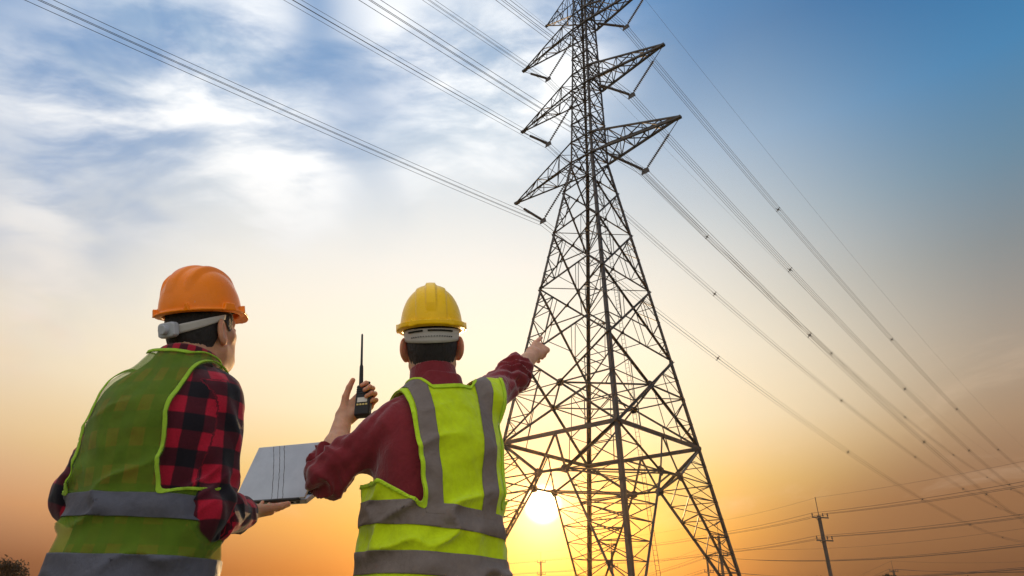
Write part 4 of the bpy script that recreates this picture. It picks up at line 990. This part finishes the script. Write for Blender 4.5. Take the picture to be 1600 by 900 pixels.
# ------------------------------------------------------------------ laptop
def slab(mb, c, ex, ey, ez, hx, hy, hz): mb.add([c+ex*x*hx+ey*y*hy+ez*z*hz for z in (-1, 1) for x, y in ((-1, -1), (1, -1), (1, 1), (-1, 1))], [(3, 2, 1, 0), (4, 5, 6, 7), (0, 1, 5, 4), (1, 2, 6, 5), (2, 3, 7, 6), (3, 0, 4, 7)])
def laptop():
    h0 = U(366, 787, 2.13); h1 = U(478, 780, 2.04); hd = unit(h1-h0); Wd, Dp = float(np.linalg.norm(h1-h0)), .195
    hb = unit(A3(-hd[1], hd[0], 0)); tl = math.radians(34); back = hb*math.cos(tl)+A3(0, 0, math.sin(tl)); back = unit(back-hd*(back@hd)); up = np.cross(hd, back); up = up if up[2] > 0 else -up
    root = empty('laptop', h0); tag(root, 'open silver laptop seen from behind its lid, resting on the worker\'s palm', 'laptop')
    m = h0+hd*Wd/2; th = .0075
    b = MB(); slab(b, m+back*Dp/2-up*th, hd, back, up, Wd/2, Dp/2, th); bo = b.build('base', 'laptop_aluminium', root); bevel(bo, .003, 3)
    k = MB(); slab(k, m+back*.085+up*.0006, hd, back, up, Wd/2-.018, .052, .0006); kb = k.build('keyboard', 'laptop_dark', bo)
    for r in range(5):
        for q in range(13):
            kk = MB(); slab(kk, m+back*(.045+r*.0195)+hd*(-.126+q*.021)+up*.002, hd, back, up, .0088, .008, .0012); kk.build('key', 'rubber_black', kb)
    tpad = MB(); slab(tpad, m+back*.178+up*.0004, hd, back, up, .05, .03, .0006); tpad.build('trackpad', 'laptop_dark', bo)
    for j in range(3):
        p = MB(); slab(p, h0+hd*(Wd-.030-.022*j)-back*.0002-up*th, hd, back, up, .006, .0012, .0022); p.build('port', 'rubber_black', bo)
    an = math.radians(21); lu = A3(0, 0, math.cos(an))+hb*math.sin(an); lu = unit(lu-hd*(lu@hd)); nrm = unit(np.cross(hd, lu)); nrm = nrm if nrm@back < 0 else -nrm; Lh = .202
    o = m-back*.002+up*.004
    l = MB(); slab(l, o+lu*Lh/2, hd, lu, nrm, Wd/2, Lh/2, .0035); lid = l.build('lid', 'laptop_aluminium', root); bevel(lid, .003, 3)
    s = MB(); slab(s, o+lu*Lh/2-nrm*.0038, hd, lu, nrm, Wd/2-.008, Lh/2-.010, .0006); s.build('screen', 'screen_glass', lid)
    for j, (x0, x1) in enumerate(((-.072, .012), (-.048, .034), (-.030, .052))):      # overhead wires' reflection modelled as three thin ragged dark lines on the lid
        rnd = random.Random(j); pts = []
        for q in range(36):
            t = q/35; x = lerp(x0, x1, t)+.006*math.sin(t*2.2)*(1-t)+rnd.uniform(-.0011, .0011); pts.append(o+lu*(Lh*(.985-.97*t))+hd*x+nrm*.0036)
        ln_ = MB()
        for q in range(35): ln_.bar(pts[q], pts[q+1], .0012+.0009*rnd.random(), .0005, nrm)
        ln_.build('wire_reflection', 'wire_reflection_grey', lid)
    hg = MB(); hg.tube([o-hd*Wd*.42-nrm*.001, o+hd*Wd*.42-nrm*.001], .0055, 10); hg.build('hinge', 'laptop_dark', root, True)
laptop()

# ------------------------------------------------------------------ two-way radio
def radio():
    c = U(568.5, 627, 2.075); up = unit(U(571.5, 601, 2.085)-U(566.5, 652, 2.065)); fr = unit(A3(-.12, -1, .05)-up*(A3(-.12, -1, .05)@up)); rt = np.cross(fr, up)*1.; rt = rt if rt[0] > 0 else -rt
    R = np.stack([rt, up, fr], 1); root = empty('radio', c); tag(root, 'black handheld radio with antenna and small lit display in the raised hand', 'radio')
    def f(P):
        q = (P-c)@R; d = rbox(q, (0, 0, 0), (.0265-.0, .056, .016), .007); gr = np.where((q[:, 1] > .012) & (q[:, 1] < .046) & (q[:, 2] > 0), .0013*(np.sin(q[:, 1]*2*math.pi/.0085) > .3), 0)
        return d+gr+.0015*np.clip(np.abs(q[:, 0])-.018, 0, .01)/.01
    V, Q = iso(f, c-A3(.07, .07, .075), c+A3(.07, .07, .075), .0018); mk('body', V, orient(V, Q, f), 'radio_black', root)
    P = lambda x, y, z: c+R@A3(x, y, z)
    d = MB(); slab(d, P(0, -.002, .0160), rt, up, fr, .0165, .0085, .0012); d.build('display', 'radio_display', root)
    for k in range(4): b = MB(); slab(b, P(-.0145+.0097*k, -.0185, .0160), rt, up, fr, .0034, .0028, .0014); b.build('key', 'radio_key', root)
    MB().tube([P(.010, .054, 0), P(.010, .070, 0)], .0065, 12).build('knob', 'radio_black', root)
    t0 = P(-.0145, .052, 0); tip = U(566, 522, 2.11)
    MB().tube([t0, lerp(t0, tip, .10), lerp(t0, tip, .28), lerp(t0, tip, .38), lerp(t0, tip, .42), lerp(t0, tip, .98), tip], [.0072, .0072, .0068, .0062, .0042, .0034, .0022], 12).build('antenna', 'radio_black', root, True)
radio()

# ------------------------------------------------------------------ evening haze
def haze():
    m = D.materials.new('evening_haze'); m.use_nodes = True; nt = m.node_tree; nt.nodes.clear(); B = NB(nt)
    v = B.new('ShaderNodeVolumePrincipled'); v.inputs['Color'].default_value = (1., .62, .28, 1); v.inputs['Density'].default_value = .00015; v.inputs['Anisotropy'].default_value = .86
    out = B.new('ShaderNodeOutputMaterial'); B.l.new(v.outputs[0], out.inputs['Volume']); MATS['evening_haze'] = m
    x0, x1, y0, y1, z0, z1 = -420., 520., -320., 620., -1.5, 74.
    o = mk('haze', [(x, y, z) for z in (z0, z1) for x, y in ((x0, y0), (x1, y0), (x1, y1), (x0, y1))], [(3, 2, 1, 0), (4, 5, 6, 7), (0, 1, 5, 4), (1, 2, 6, 5), (2, 3, 7, 6), (3, 0, 4, 7)], 'evening_haze', smooth=False)
    tag(o, 'warm evening haze filling the air over the field', kind='stuff')
haze()
